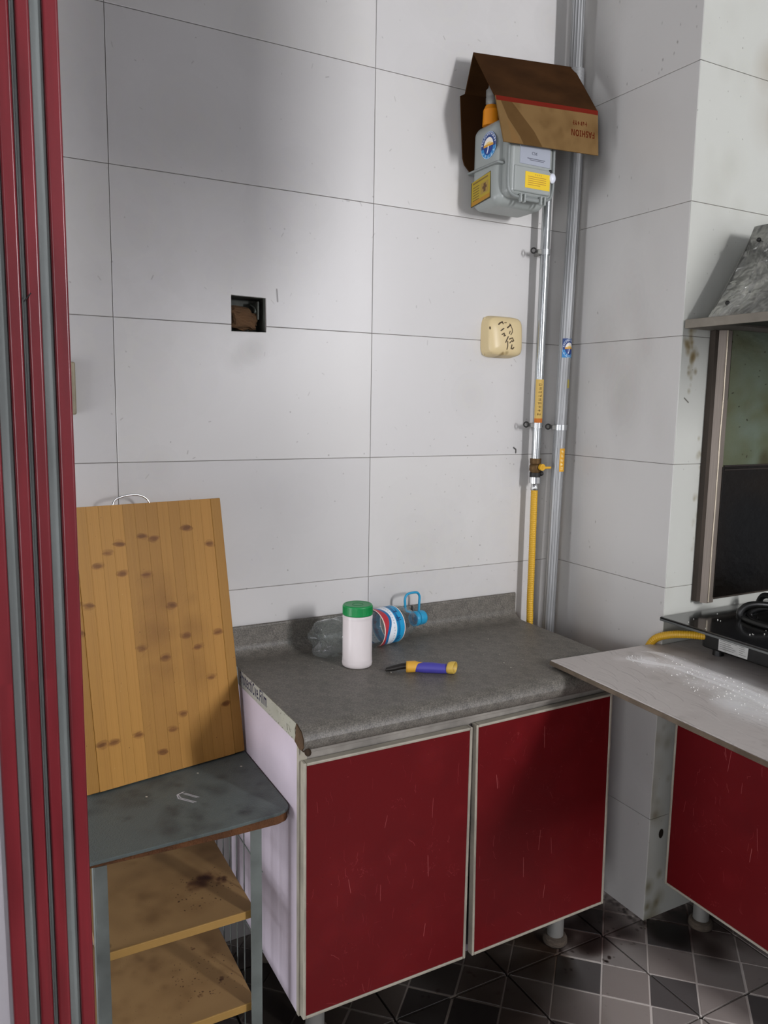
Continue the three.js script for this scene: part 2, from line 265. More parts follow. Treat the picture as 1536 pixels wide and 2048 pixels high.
{ // outer walls with their windows
  const w1 = WIN1, x0 = w1.x - w1.w / 2, x1 = w1.x + w1.w / 2, y0 = w1.y - w1.h / 2, y1 = w1.y + w1.h / 2;
  struct('wall_front', [bx(LX - 0.12, x0, -0.1, CEIL + 0.1, FRONT, FRONT + 0.12, 0), bx(x1, RX + 0.1, -0.1, CEIL + 0.1, FRONT, FRONT + 0.12, 0), bx(x0, x1, -0.1, y0, FRONT, FRONT + 0.12, 0), bx(x0, x1, y1, CEIL + 0.1, FRONT, FRONT + 0.12, 0)], M.plaster);
  const [w2, w3] = [WIN2, WIN3], zz = [-0.1, w3.z - w3.w / 2, w3.z + w3.w / 2, w2.z - w2.w / 2, w2.z + w2.w / 2, FRONT], wl = [];
  for (const i of [0, 2, 4]) wl.push(bx(LX - 0.12, LX, -0.1, CEIL + 0.1, zz[i], zz[i + 1], 0));
  for (const w of [w2, w3]) { wl.push(bx(LX - 0.12, LX, -0.1, w.y - w.h / 2, w.z - w.w / 2, w.z + w.w / 2, 0)); wl.push(bx(LX - 0.12, LX, w.y + w.h / 2, CEIL + 0.1, w.z - w.w / 2, w.z + w.w / 2, 0)); }
  struct('wall_left', wl, M.plaster);
  const f = 0.03, glow = std({ color: 0xdfe6ea, roughness: 0.3, emissive: 0xdfe8ee, emissiveIntensity: 2 });
  const a = struct('window_1', [bx(x0, x0 + f, y0, y1, FRONT, FRONT + 0.06), bx(x1 - f, x1, y0, y1, FRONT, FRONT + 0.06), bx(x0 + f, x1 - f, y0, y0 + f, FRONT, FRONT + 0.06), bx(x0 + f, x1 - f, y1 - f, y1, FRONT, FRONT + 0.06)], M.offwhite);
  part('window_pane', bx(x0 + f, x1 - f, y0 + f, y1 - f, FRONT + 0.03, FRONT + 0.036, 0), glow, a);
  [w2, w3].forEach((w, i) => {
    const z0 = w.z - w.w / 2, z1 = w.z + w.w / 2, v0 = w.y - w.h / 2, v1 = w.y + w.h / 2;
    const b = struct('window_' + (i + 2), [bx(LX - 0.06, LX, v0, v1, z0, z0 + f), bx(LX - 0.06, LX, v0, v1, z1 - f, z1), bx(LX - 0.06, LX, v0, v0 + f, z0 + f, z1 - f), bx(LX - 0.06, LX, v1 - f, v1, z0 + f, z1 - f)], M.offwhite);
    part('window_pane', bx(LX - 0.036, LX - 0.03, v0 + f, v1 - f, z0 + f, z1 - f, 0), glow, b);
  });
}
struct('trim_1', bx(-0.394, -0.1765, 1.69, CEIL, 1.86, 2.02, 0.004), M.plaster);   // unseen box added behind the camera to shade the upper-left back wall

// partition with the red door frame at the left edge
const JZ = 0.8, JX = -1.4718;
struct('wall_partition', bx(LX, JX + 0.0005, 0, CEIL, JZ - 0.09, JZ - 0.004, 0.001), std({ color: 0xa6a2a6, roughness: 0.85 }));
struct('baseboard_partition', bx(LX, JX - 0.0005, 0, 0.55, JZ - 0.004, JZ + 0.004, 0.001), std({ color: 0xa08f7c, roughness: 0.5 }));
{
  const k = 0.000517, spans = [['strip', 10, 42, 0.004, 'r'], ['channel', 42, 66, -0.006, 'g'], ['strip', 66, 92.5, 0.002, 'r'], ['channel', 92.5, 103, -0.003, 'g'], ['strip', 103, 128.5, 0.005, 'r'], ['channel', 128.5, 152, -0.004, 'g'], ['strip', 152, 182, 0.003, 'r']];
  const d = struct('door_1', bx(JX + 0.001, JX + 172 * k - 0.001, 0, CEIL, JZ - 0.1, JZ - 0.012, 0.001), M.frameRed);
  for (const [n, a, b, z, c] of spans) {
    const x0 = JX + (a - 10) * k, x1 = JX + (b - 10) * k;
    const m = c === 'r' ? M.frameRed : M.frameGrey;
    part(n === 'strip' ? 'frame_strip' : 'frame_channel', c === 'r' ? bx(x0, x1, 0, CEIL, JZ - 0.012, JZ + z, 0.003, 3) : bx(x0 + 0.0002, x1 - 0.0002, 0, CEIL, JZ - 0.012, JZ + z, 0.0012, 2), m, d);
  }
  part('scuff', rod(V(-1.4275, 1.4103, 0.8047), V(-1.4203, 1.4196, 0.8047), 0.0007, 6), M.black, d, 'dark scuff mark');
}

// ================================================================ THINGS

// ---- left base cabinet
const YC = 0.722, XL = -0.967, XR = -0.14;
const redMap = (s) => cv(768, 1080, (x, w, h) => { // scuffed and scratched laminate
  seed = s;
  for (let i = 0; i < 30; i++) blob(x, rr(0, w), rr(0, h), rr(60, 150), rnd() < 0.5 ? '130,35,38' : '70,12,16', 0.12, 5);
  const pale = (a) => `rgba(205,140,135,${a})`;
  for (let i = 0; i < 70; i++) { let px = rr(0, w), py = rr(0, h); const pts = [[px, py]]; const a = rr(-0.4, 0.4) + (rnd() < 0.25 ? 1.2 : 0); for (let k = 0; k < 4; k++) { px += Math.sin(a + k * rr(-0.3, 0.3)) * rr(2, 16); py += Math.cos(a) * rr(2, 20); pts.push([px, py]); } strokeLine(x, pts, rr(0.6, 1.6), pale(rr(0.12, 0.5))); }
  for (let i = 0; i < 6; i++) { let px = rr(60, w - 60), py = rr(60, h - 150); strokeLine(x, [[px, py], [px + rr(-12, 12), py + rr(40, 110)]], rr(1, 2), pale(0.7)); }
  for (let i = 0; i < 10; i++) { const px = rr(40, w - 40), py = rr(40, h - 40); for (let k = 0; k < 16; k++) { const qx = px + rr(-34, 34), qy = py + rr(-24, 24); strokeLine(x, [[qx, qy], [qx + rr(-9, 9), qy + rr(-4, 12)]], rr(0.6, 1.4), pale(0.36)); } }
  specks(x, 0, 0, w, h, 70, '225,185,180', 0.5, 0.7, 2.2); specks(x, 0, 0, w, h, 40, '40,8,10', 0.7, 0.8, 2.2);
}, '#600b10');
const redMat = (s) => phy({ color: 0xffffff, roughness: 0.4, specularIntensity: 0.5, map: redMap(s) });
const dirtyBase = std({ color: 0x544a40, roughness: 0.9, map: rep(tGrime, 2), bumpMap: rep(nMed, 3), bumpScale: 0.002 });
function foot(x, z, h, cabinet) { const f = part('foot', cyl(x, 0.015, z, 0.0198, h - 0.015), M.zinc, cabinet); part('foot_base', lathe([[0, 0], [0.029, 0], [0.03, 0.004], [0.0295, 0.013], [0.0265, 0.019], [0.021, 0.021], [0, 0.0212]]).translate(x, 0, z), dirtyBase, f, 'dirt-caked flared base'); }
const cab = thing('base_cabinet', 'white kitchen base cabinet with two scratched red doors in pale edging, under the grey worktop', 'cabinet', [-0.57, 0, 0.22]);
part('side_panel', bx(XL, XL + 0.016, 0.127, 0.684, 0.02, 0.428), M.panel, cab);
part('edge_strip', bx(XL - 0.0005, XL + 0.0165, 0.127, 0.684, 0.428, 0.4385, 0.001), M.offwhite, cab, 'pale aluminium edge strip');
part('side_panel', bx(-0.197, -0.181, 0.127, 0.684, 0.02, 0.4385), M.panel, cab);
part('back_panel', bx(XL + 0.016, -0.197, 0.127, 0.684, 0.02, 0.03), M.panel, cab);
part('bottom_panel', bx(XL + 0.016, -0.197, 0.127, 0.143, 0.03, 0.434), M.panel, cab);
part('front_rail', [bx(XL + 0.0166, -0.198, 0.648, 0.684, 0.418, 0.4345), bx(XL + 0.018, -0.2, 0.664, 0.676, 0.4345, 0.4395)], M.rail, cab);
part('divider', bx(-0.592, -0.576, 0.143, 0.648, 0.03, 0.434), M.panel, cab);
function door(cabinet, w, h, s, place) {
  const t = 0.0062, z0 = 0, z1 = 0.017, trims = [bx(-w / 2, -w / 2 + t, 0, h, z0, z1, 0.002, 2), bx(w / 2 - t, w / 2, 0, h, z0, z1, 0.002, 2), bx(-w / 2 + t, w / 2 - t, 0, t, z0, z1, 0.002, 2), bx(-w / 2 + t, w / 2 - t, h - t, h, z0, z1, 0.002, 2)];
  const g = uvBy(bx(-w / 2 + t - 0.001, w / 2 - t + 0.001, t - 0.001, h - t + 0.001, 0.001, 0.0148, 0.0005), (x, y) => [x / w + 0.5, y / h]);
  const o = origin.get(cabinet), d = new THREE.Mesh(g, redMat(s)); d.name = 'door'; d.castShadow = d.receiveShadow = true; cabinet.add(d); place(d, o);
  const e = new THREE.Mesh(join(trims), M.offwhite); e.name = 'door_edging'; e.castShadow = e.receiveShadow = true; d.add(e); return d;
}
door(cab, 0.3765, 0.522, 101, (d, o) => { d.position.set(-0.7765 - o[0], 0.131, 0.4395 - o[2]); });
door(cab, 0.380, 0.525, 202, (d, o) => { d.position.set(-0.3815 - o[0], 0.133, 0.4395 - o[2]); d.rotation.z = 0.016; });
for (const [x, z] of [[-0.255, 0.365], [-0.9, 0.365], [-0.255, 0.09], [-0.9, 0.09]]) foot(x, z, 0.127, cab);

// ---- left worktop
const top1 = thing('worktop', 'dark grey speckled kitchen worktop with raised back edge, over the two red doors', 'worktop', [-0.553, 0.684, 0.23]);
const prof = (s) => { s.moveTo(0.002, 0.684); s.lineTo(0.002, 0.79); s.quadraticCurveTo(0.003, 0.793, 0.007, 0.793); s.quadraticCurveTo(0.0115, 0.793, 0.012, 0.789); s.lineTo(0.0125, 0.748); s.quadraticCurveTo(0.0145, 0.724, 0.05, YC); s.lineTo(0.432, YC); s.quadraticCurveTo(0.458, 0.7215, 0.4655, 0.7); s.quadraticCurveTo(0.467, 0.686, 0.459, 0.680); s.lineTo(0.452, 0.680); s.lineTo(0.448, 0.684); s.closePath(); return s; };
{
  const g = new THREE.ExtrudeGeometry(prof(new THREE.Shape()), { depth: XR - XL, bevelEnabled: false, curveSegments: 12 });
  g.rotateY(-Math.PI / 2); g.scale(-1, 1, 1); flip(g); g.translate(XL, 0, 0); // profile (u,v) -> (z,y), running along +x
  part('top_slab', uvm(g), M.counter, top1);
  const strip = cv(1024, 96, (x, w, h) => { // z 0.035..0.437
    for (let i = 0; i < 12; i++) blob(x, rr(0, w), rr(0, h), 60, '150,150,135', 0.12, 6);
    const grd = x.createLinearGradient(0, 0, w, 0); grd.addColorStop(0, 'rgba(140,150,190,0.3)'); grd.addColorStop(0.45, 'rgba(160,170,185,0.2)'); grd.addColorStop(1, 'rgba(160,160,130,0.1)'); x.fillStyle = grd; x.fillRect(0, 0, w, h);
    x.save(); x.translate(160, 70); x.scale(1.0, 1.45); x.fillStyle = '#0f2052'; x.font = 'bold 60px sans-serif'; x.fillText('ProtectiCve.Film', 0, 0, 440); x.restore();
    specks(x, 560, 0, 470, h, 40, '40,38,25', 0.9, 1, 5); specks(x, 0, 84, w, 12, 50, '50,45,35', 0.7, 1, 5); specks(x, 0, 0, w, 6, 40, '45,42,38', 0.8, 1, 5);
    strokeLine(x, [[1003, 6], [985, 40], [990, 60]], 7, 'rgba(25,25,12,0.9)'); strokeLine(x, [[880, 50], [890, 75]], 6, 'rgba(40,38,28,0.8)'); strokeLine(x, [[905, 48], [925, 72]], 4, 'rgba(40,38,28,0.8)');
  }, '#dcdcd2');
  const sg = slab([[0.03, 0.6845], [0.421, 0.6845], [0.426, 0.7], [0.4285, 0.7205], [0.05, 0.7212], [0.03, 0.7225]], 'zy', XL - 0.0011, 0.0012, 0);
  uvBy(sg, (x, y, z) => [(z - 0.035) / 0.402, (y - 0.684) / 0.0385]);
  part('end_strip', sg, std({ color: 0xc9c9c2, roughness: 0.5, map: strip }), top1, 'pale end strip printed with blue letters');
  const cs = [[0.4215, 0.6845], [0.4265, 0.7], [0.429, 0.7212], [0.452, 0.714], [0.4615, 0.702], [0.4635, 0.688], [0.456, 0.679], [0.444, 0.6775]];
  part('raw_edge', [slab(cs, 'zy', XL - 0.0025, 0.004, 0.0008), new THREE.IcosahedronGeometry(0.007, 1).scale(0.9, 1.1, 1.2).translate(-0.96, 0.678, 0.464), new THREE.IcosahedronGeometry(0.006, 1).scale(0.8, 1.6, 1).translate(-0.963, 0.683, 0.452)], M.chip, top1, 'broken brown chipboard corner');
}

// ---- right base cabinet, slab and stove
const cab2 = thing('base_cabinet', 'white base cabinet with red door facing left, beneath the loose pale stone slab', 'cabinet', [0.3, 0, 0.86]);
part('side_panel', bx(0.037, 0.58, 0.118, 0.722, 0.452, 0.468), M.panel, cab2);
part('side_panel', bx(0.037, 0.58, 0.118, 0.722, 1.262, 1.278), M.panel, cab2);
part('bottom_panel', bx(0.045, 0.58, 0.118, 0.134, 0.468, 1.262), M.panel, cab2);
part('top_panel', bx(0.045, 0.58, 0.71, 0.726, 0.468, 1.262), M.panel, cab2);
part('back_panel', bx(0.572, 0.58, 0.134, 0.71, 0.468, 1.262), M.panel, cab2);
for (const [zc, s] of [[0.653, 303], [1.066, 404]]) door(cab2, 0.405, 0.565, s, (d, o) => { d.rotation.y = -Math.PI / 2; d.position.set(0.037 - o[0], 0.122, zc - o[2]); });
for (const [x, z] of [[0.118, 0.49], [0.118, 1.2], [0.5, 0.49], [0.5, 1.2]]) foot(x, z, 0.118, cab2);

const SY = 0.738;
const slabMap = cv(1024, 1024, (x, w, h) => { // x -0.36..0.6, z 0.37..1.33
  const X = (v) => (v + 0.36) / 0.96 * w, Z = (v) => (v - 0.37) / 0.96 * h;
  for (let i = 0; i < 1500; i++) { let px = rr(-50, w), py = rr(-50, h); const a = 0.9 + 0.5 * Math.sin(px * 0.006 + py * 0.004), pts = []; for (let k = 0; k < 7; k++) { pts.push([px, py]); px += Math.cos(a + 0.15 * k) * 12; py += Math.sin(a + 0.12 * k) * 12; } strokeLine(x, pts, rr(0.6, 2.2), rnd() < 0.5 ? `rgba(100,94,90,${rr(0.08, 0.36)})` : `rgba(225,220,216,${rr(0.06, 0.28)})`); }
  specks(x, 0, 0, w, h, 160, '60,55,50', 0.5, 0.6, 2);
  for (let i = 0; i < 50; i++) blob(x, rr(0, w), rr(0, h), rr(14, 40), '118,110,104', 0.22, 5);
  // flour swept across the stone
  const sweep = (pts, n, wd, a) => { for (let i = 0; i < n; i++) { const o = rr(-wd, wd), k1 = pts.length - 1 - rr(0, 1.8), line = []; for (let k = rr(0, 1.8); k < k1; k += 0.25) { const f = Math.floor(k), t = k - f, p = pts[f], q = pts[f + 1]; line.push([X(p[0] + (q[0] - p[0]) * t) + o + rr(-1.2, 1.2), Z(p[1] + (q[1] - p[1]) * t) + o * 0.6 + rr(-1.2, 1.2)]); } if (line.length > 1) strokeLine(x, line, rr(0.8, 2.6), `rgba(250,248,246,${a * rr(0.2, 0.8)})`); } };
  sweep([[-0.125, 0.445], [-0.15, 0.47], [-0.135, 0.505], [-0.10, 0.55], [-0.10, 0.62], [-0.10, 0.70], [-0.11, 0.77], [-0.14, 0.86], [-0.15, 0.95]], 90, 20, 0.8);
  sweep([[-0.075, 0.435], [-0.06, 0.46], [-0.055, 0.51], [-0.065, 0.56], [-0.07, 0.66], [-0.08, 0.8]], 70, 18, 0.65);
  blob(x, X(-0.085), Z(0.6), 70, '245,242,240', 0.5, 40, 1.8); blob(x, X(-0.11), Z(0.86), 90, '240,240,238', 0.45, 40, 1.6); blob(x, X(-0.09), Z(0.75), 70, '240,240,236', 0.4, 26, 1.8); blob(x, X(-0.14), Z(0.48), 40, '245,242,240', 0.4, 14);
  for (let i = 0; i < 900; i++) { const t = rnd(), px = X(-0.09 - 0.06 * t + rr(-0.05, 0.05)), py = Z(0.5 + 0.55 * t + rr(-0.03, 0.03)); x.fillStyle = `rgba(255,255,252,${rr(0.3, 0.9)})`; x.beginPath(); x.ellipse(px, py, rr(0.6, 2.2), rr(0.5, 1.8), rnd() * 3, 0, 7); x.fill(); }
}, '#bdb6b0');
const slabMat = std({ color: 0xffffff, roughness: 0.45, map: slabMap, bumpMap: rep(nMed, 6), bumpScale: 0.0006 });
const slab2 = thing('stone_slab', 'loose pale grey veined stone slab dusted with white flour, under the gas stove', 'worktop', [0.13, SY - 0.012, 0.84]);
part('slab_board', uvBy(slab([[-0.3285, 0.387], [-0.045, 0.397], [-0.003, 0.399], [-0.003, 0.4145], [0.585, 0.4145], [0.585, 1.3], [-0.355, 1.3]], 'xz', SY, 0.012, 0.0012), (x, y, z) => [(x + 0.36) / 0.96, 1 - (z - 0.37) / 0.96]), slabMat, slab2);
part('edge_band', [slab([[-0.331, 0.386], [-0.3285, 0.386], [-0.355, 1.3], [-0.3575, 1.3]], 'xz', SY - 0.0018, 0.0098, 0.0008)], std({ color: 0x6e6152, roughness: 0.8, map: rep(tGrime, 8) }), slab2, 'brown worn slab edge');

const stove = thing('gas_stove', 'black glass-topped gas stove with silver rating plate on its side, on the stone slab', 'stove', [0.2, SY, 0.77]);
const glassMat = phy({ color: 0x0b0b0b, roughness: 0.16, clearcoat: 0.6, clearcoatRoughness: 0.1, bumpMap: rep(nMed, 4), bumpScale: 0.0003 });
part('glass_top', slab([[-0.03, 0.427], [0.42, 0.427], [0.42, 1.16], [-0.03, 1.16]], 'xz', 0.815, 0.008, 0.0015), glassMat, stove);
part('trim', [bx(-0.0315, -0.0285, 0.8055, 0.8105, 0.427, 1.16, 0.001)], std({ color: 0x6d706e, roughness: 0.35, metalness: 0.6 }), stove, 'grey glass edge trim');
part('body', [slab([[0.035, 0.5], [0.38, 0.5], [0.38, 1.12], [0.035, 1.12]], 'xz', 0.807, 0.055, 0.004)], M.black, stove);
const plate = cv(256, 128, (x, w, h) => { x.fillStyle = '#6b6b68'; for (let r = 0; r < 8; r++) { x.fillStyle = 'rgba(95,95,92,0.7)'; x.fillRect(12, 10 + r * 14, rr(90, 150), 4); x.fillRect(175, 10 + r * 14, rr(30, 60), 4); } for (let i = 0; i < 8; i++) blob(x, rr(0, w), rr(0, h), 40, '110,110,105', 0.2, 5); }, '#c8c8c4');
part('rating_plate', uvBy(slab([[0.545, 0.757], [0.622, 0.757], [0.624, 0.798], [0.545, 0.798]], 'zy', 0.0338, 0.0006, 0.0002), (x, y, z) => [(z - 0.545) / 0.08, (y - 0.757) / 0.042]), std({ color: 0xffffff, roughness: 0.45, metalness: 0.15, map: plate }), stove, 'silver rating plate');
for (const [x, z] of [[0.055, 0.53], [0.36, 0.53], [0.055, 1.09], [0.36, 1.09]]) part('stove_foot', cyl(x, SY, z, 0.013, 0.016, 0.012, 16), M.black, stove);
{
  const bxx = 0.235, bz = 0.60;
  part('burner', [lathe([[0, 0.0], [0.085, 0], [0.088, 0.004], [0.06, 0.008], [0.056, 0.02], [0.052, 0.024], [0.03, 0.024], [0.028, 0.02], [0, 0.02]]).translate(bxx, 0.814, bz)], M.darkMetal, stove);
  part('drip_tray', new THREE.TorusGeometry(0.105, 0.006, 8, 40).rotateX(Math.PI / 2).translate(bxx, 0.818, bz), M.black, stove);
  const fingers = [];
  for (let i = 0; i < 5; i++) { const a = i * Math.PI * 2 / 5 + 3.72, c = Math.cos(a), s = Math.sin(a), P = (r, y) => V(bxx + c * r, y, bz + s * r); fingers.push(tube([P(0.128, 0.816), P(0.132, 0.829), P(0.122, 0.846), P(0.1, 0.853), P(0.05, 0.85)], 0.0078, 20, 8)); }
  fingers.push(new THREE.TorusGeometry(0.126, 0.007, 8, 48).rotateX(Math.PI / 2).translate(bxx, 0.8205, bz));
  part('pan_support', fingers, M.black, stove);
}
// ---- range hood
const foilBump = dt(512, 512, (u, v) => { const a = fbm(u, v, 4, 4, 81); const w = Math.abs(fbm(u + a * 0.15, v * 0.5 + a * 0.2, 9, 4, 85) - 0.47) * 2.2; const b = Math.abs(fbm(u * 0.6 + a * 0.1, v, 18, 3, 91) - 0.45); return 1 - w * 0.7 - b * 0.6; }, false);
const foil = phy({ color: 0xe6e6de, roughness: 0.3, metalness: 0.6, map: rep(tGalv, 2), bumpMap: rep(foilBump, 1.9), bumpScale: 0.04, clearcoat: 0.7, clearcoatRoughness: 0.12 });
const hood = thing('range_hood', 'silver range hood wrapped in wrinkled clear film, above the stove on the right', 'range hood', [0.3, 1.49, 0.8]);
{
  const z0 = 0.474, z1 = 1.15;
  const P = []; const n = 40, m = 24, uv = [], idx = []; // sloping front, gently dented
  for (let i = 0; i <= n; i++) for (let j = 0; j <= m; j++) { const u = i / n, v = j / m; const z = z0 + (z1 - z0) * u, x = 0.004 + 0.135 * v + 0.01 * Math.sin(v * 3.1), y = 1.512 + 0.214 * v; const e = Math.min(1, 8 * Math.min(u, 1 - u, v, 1 - v)); const k = e * 0.006 * (fbm(u * 0.9, v * 0.6, 6, 3, 95) - 0.45); P.push(x - k * 1.2, y + k, z); uv.push(z, x * 0.4 + y); }
  for (let i = 0; i < n; i++) for (let j = 0; j < m; j++) { const a = i * (m + 1) + j, b = a + m + 1; idx.push(a, b, a + 1, b, b + 1, a + 1); }
  const g = new THREE.BufferGeometry(); g.setAttribute('position', new THREE.Float32BufferAttribute(P, 3)); g.setAttribute('uv', new THREE.Float32BufferAttribute(uv, 2)); g.setIndex(idx); g.computeVertexNormals();
  const fm = foil.clone(); fm.side = THREE.DoubleSide;
  part('film_front', g, fm, hood, 'wrinkled film over the sloping front');
  part('end_panel', slab([[0.006, 1.512], [0.58, 1.512], [0.58, 1.726], [0.142, 1.726], [0.078, 1.62]], 'xy', z0 + 0.003, 0.003, 0.0005), std({ color: 0x6f6f6a, roughness: 0.4, metalness: 0.6 }), hood);
  part('top_panel', bx(0.142, 0.58, 1.722, 1.728, z0, z1), M.steel, hood);
  part('rim', [bx(0.0, 0.004, 1.494, 1.514, 0.416, z1 + 0.03, 0.001), bx(0.004, 0.58, 1.494, 1.514, 0.416, 0.42, 0.001), bx(0.004, 0.05, 1.5105, 1.514, 0.42, z1 + 0.03, 0.001), bx(0.05, 0.58, 1.5105, 1.514, 0.42, 0.474, 0.001)], std({ color: 0x9a958c, roughness: 0.38, metalness: 0.65, map: rep(tGrime, 4) }), hood);
  part('filter_plate', bx(0.05, 0.58, 1.506, 1.5105, 0.474, z1 + 0.02, 0.001), M.darkMetal, hood);
  for (const [x, y] of [[0.028, 1.545], [0.117, 1.69]]) part('screw', new THREE.SphereGeometry(0.005, 12, 8).translate(x, y, 0.505), M.darkMetal, hood);
}
// ---- splash guard on the pier beside the stove
const guardUp = cv(512, 512, (x, w, h) => { const g = x.createLinearGradient(0, 0, w, 0); g.addColorStop(0, '#82866f'); g.addColorStop(0.25, '#8b978c'); g.addColorStop(0.6, '#6f7458'); g.addColorStop(1, '#57461c'); x.fillStyle = g; x.fillRect(0, 0, w, h); for (let i = 0; i < 30; i++) blob(x, rr(0, w), rr(0, h), 70, '90,80,30', 0.14, 8); blob(x, w * 0.5, 10, 80, '70,50,15', 0.4, 24); blob(x, w * 0.4, h, 60, '70,55,20', 0.4, 24); blob(x, w * 0.22, h * 0.65, 60, '150,165,165', 0.4, 14); specks(x, 0, 0, w, h, 40, '40,35,10', 0.9, 1.5, 5); });
const guardLow = cv(512, 512, (x, w, h) => { for (let i = 0; i < 20; i++) blob(x, rr(0, w), rr(0, h * 0.5), 70, '60,45,20', 0.3, 8); blob(x, w * 0.45, h * 0.6, 130, '4,3,3', 0.9, 50); blob(x, w * 0.8, h * 0.5, 150, '4,3,3', 0.9, 50); specks(x, 0, h * 0.05, w * 0.3, h * 0.5, 50, '170,160,140', 0.5, 0.8, 2.5); specks(x, 0, 0, w, h, 50, '120,110,90', 0.4, 0.6, 1.8); }, '#2a2116');
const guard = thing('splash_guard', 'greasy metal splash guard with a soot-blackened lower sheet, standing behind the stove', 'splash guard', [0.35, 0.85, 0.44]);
const gm = (map, c) => std({ color: c, roughness: 0.3, metalness: 0.35, map, bumpMap: rep(nMed, 2), bumpScale: 0.0015 });
part('upper_sheet', uvBy(bx(0.134, 0.595, 1.168, 1.497, 0.438, 0.4405, 0.0008), (x, y) => [(x - 0.13) / 0.47, (y - 1.165) / 0.335]), gm(guardUp, 0xc4c8bc), guard, 'greenish grease-filmed sheet');
part('lower_sheet', uvBy(bx(0.134, 0.595, 0.848, 1.172, 0.441, 0.4435, 0.0008), (x, y) => [(x - 0.13) / 0.47, (y - 0.845) / 0.33]), gm(guardLow, 0x777068), guard, 'soot-black lower sheet');
part('seam', [bx(0.138, 0.595, 1.163, 1.1665, 0.4435, 0.4455, 0.0008), bx(0.138, 0.595, 1.172, 1.176, 0.4405, 0.4435, 0.0008)], std({ color: 0x1d130b, roughness: 0.6 }), guard);
const flangeM = std({ color: 0x857b71, roughness: 0.45, metalness: 0.4, map: rep(tSoft, 3) });
part('shade_board', bx(0.092, 0.595, 0.838, 1.495, 0.4115, 0.4275, 0.001), std({ color: 0x3a3128, roughness: 0.8, map: rep(tGrime, 2) }), guard, 'added dark board standing in for the shaded gap behind the sheets');  // added board, its dark colour stands in for shade beside the flange
part('edge_flange', [sheet([V(0.104, 0.835, 0.428), V(0.1165, 0.835, 0.4405), V(0.1165, 1.495, 0.4405), V(0.104, 1.495, 0.428)], 0.0015), bx(0.1155, 0.137, 0.835, 1.495, 0.4375, 0.4405, 0.0008)], flangeM, guard, 'bent brownish side flange');
part('rolled_edge', tube(Array.from({ length: 14 }, (_, i) => V(0.1175 + rr(-0.0007, 0.0007), 0.838 + i * 0.0505, 0.4415 + rr(-0.0006, 0.0006))), 0.0019, 80, 8), std({ color: 0xc8beac, roughness: 0.3, metalness: 0.6, map: rep(tGrime, 1, 8) }), guard, 'bright rough rolled edge');

// ---- rack with cutting board on the left
const rack = thing('storage_rack', 'grey metal rack with brown chipboard shelves and dark stone-look top, left of the white cabinet', 'rack', [-1.16, 0, 0.24]);
const RY = 0.546;
const rackMap = cv(768, 768, (x, w, h) => { // x -1.36..-0.96, z 0.04..0.44
  const X = (v) => (v + 1.36) / 0.4 * w, Z = (v) => (v - 0.04) / 0.4 * h;
  for (let i = 0; i < 120; i++) blob(x, rr(0, w), rr(0, h), rr(20, 70), rnd() < 0.5 ? '95,105,100' : '35,40,42', 0.28, 6);
  specks(x, 0, 0, w, h, 900, '120,128,124', 0.25, 0.6, 2.2);
  for (let i = 0; i < 26; i++) { const o = rr(-9, 9); strokeLine(x, [[X(-1.136) + o * 0.5, Z(0.256)], [X(-1.150) + o * 0.5, Z(0.262)], [X(-1.150) + o, Z(0.278)], [X(-1.128) + o, Z(0.306)]], rr(0.6, 2.4), `rgba(235,232,240,${rr(0.1, 0.5)})`); strokeLine(x, [[X(-1.138) + o, Z(0.262)], [X(-1.118) + o, Z(0.29)]], rr(0.6, 2.2), `rgba(240,238,245,${rr(0.1, 0.5)})`); }
  for (const [a, b] of [[-1.205, 0.243], [-1.09, 0.19], [-1.0, 0.2]]) { x.fillStyle = 'rgba(225,220,205,0.9)'; x.beginPath(); x.ellipse(X(a), Z(b), 5, 4, 1, 0, 7); x.fill(); }
}, '#5a6462');
const rs = [[-1.345, 0.045], [-0.9695, 0.045], [-0.9695, 0.385], [-0.972, 0.398], [-0.98, 0.409], [-0.998, 0.4165], [-1.1, 0.424], [-1.345, 0.4285]];
part('top_board', uvBy(slab(rs, 'xz', RY, 0.006, 0.0007), (x, y, z) => [(x + 1.36) / 0.4, 1 - (z - 0.04) / 0.4]), std({ color: 0xffffff, roughness: 0.5, map: rackMap, bumpMap: rep(nFine, 8), bumpScale: 0.001 }), rack, 'dark green-grey stone-look top');
{
  const g = slab(rs.map(([x, z]) => [Math.min(x, -0.9715), z > 0.3 ? z - 0.004 : z]), 'xz', RY - 0.006, 0.012, 0.001), p = g.attributes.position;
  for (let i = 0; i < p.count; i++) if (p.getY(i) < RY - 0.012) p.setY(i, p.getY(i) - 0.014 * (p.getX(i) + 1.345) / 0.374 + 0.006);
  g.computeVertexNormals();
  part('chipboard_core', g, std({ color: 0x6b4425, roughness: 0.95, map: rep(tGrime, 10), bumpMap: rep(nFine, 14), bumpScale: 0.003 }), rack, 'crumbling brown chipboard underside');
}
const L = (x, z, sx, sz) => [bx(Math.min(x, x + sx * 0.021), Math.max(x, x + sx * 0.021), 0.0, RY - 0.026, z - 0.0015, z + 0.0015, 0.0008), bx(x - 0.0015, x + 0.0015, 0.0, RY - 0.02, Math.min(z, z + sz * 0.021), Math.max(z, z + sz * 0.021), 0.0008)];
for (const [x, z, sx, sz] of [[-1.3265, 0.402, 1, -1], [-1.0285, 0.402, -1, -1], [-1.3265, 0.07, 1, 1], [-1.0285, 0.07, -1, 1]]) part('leg', L(x, z, sx, sz), M.rackGrey, rack);
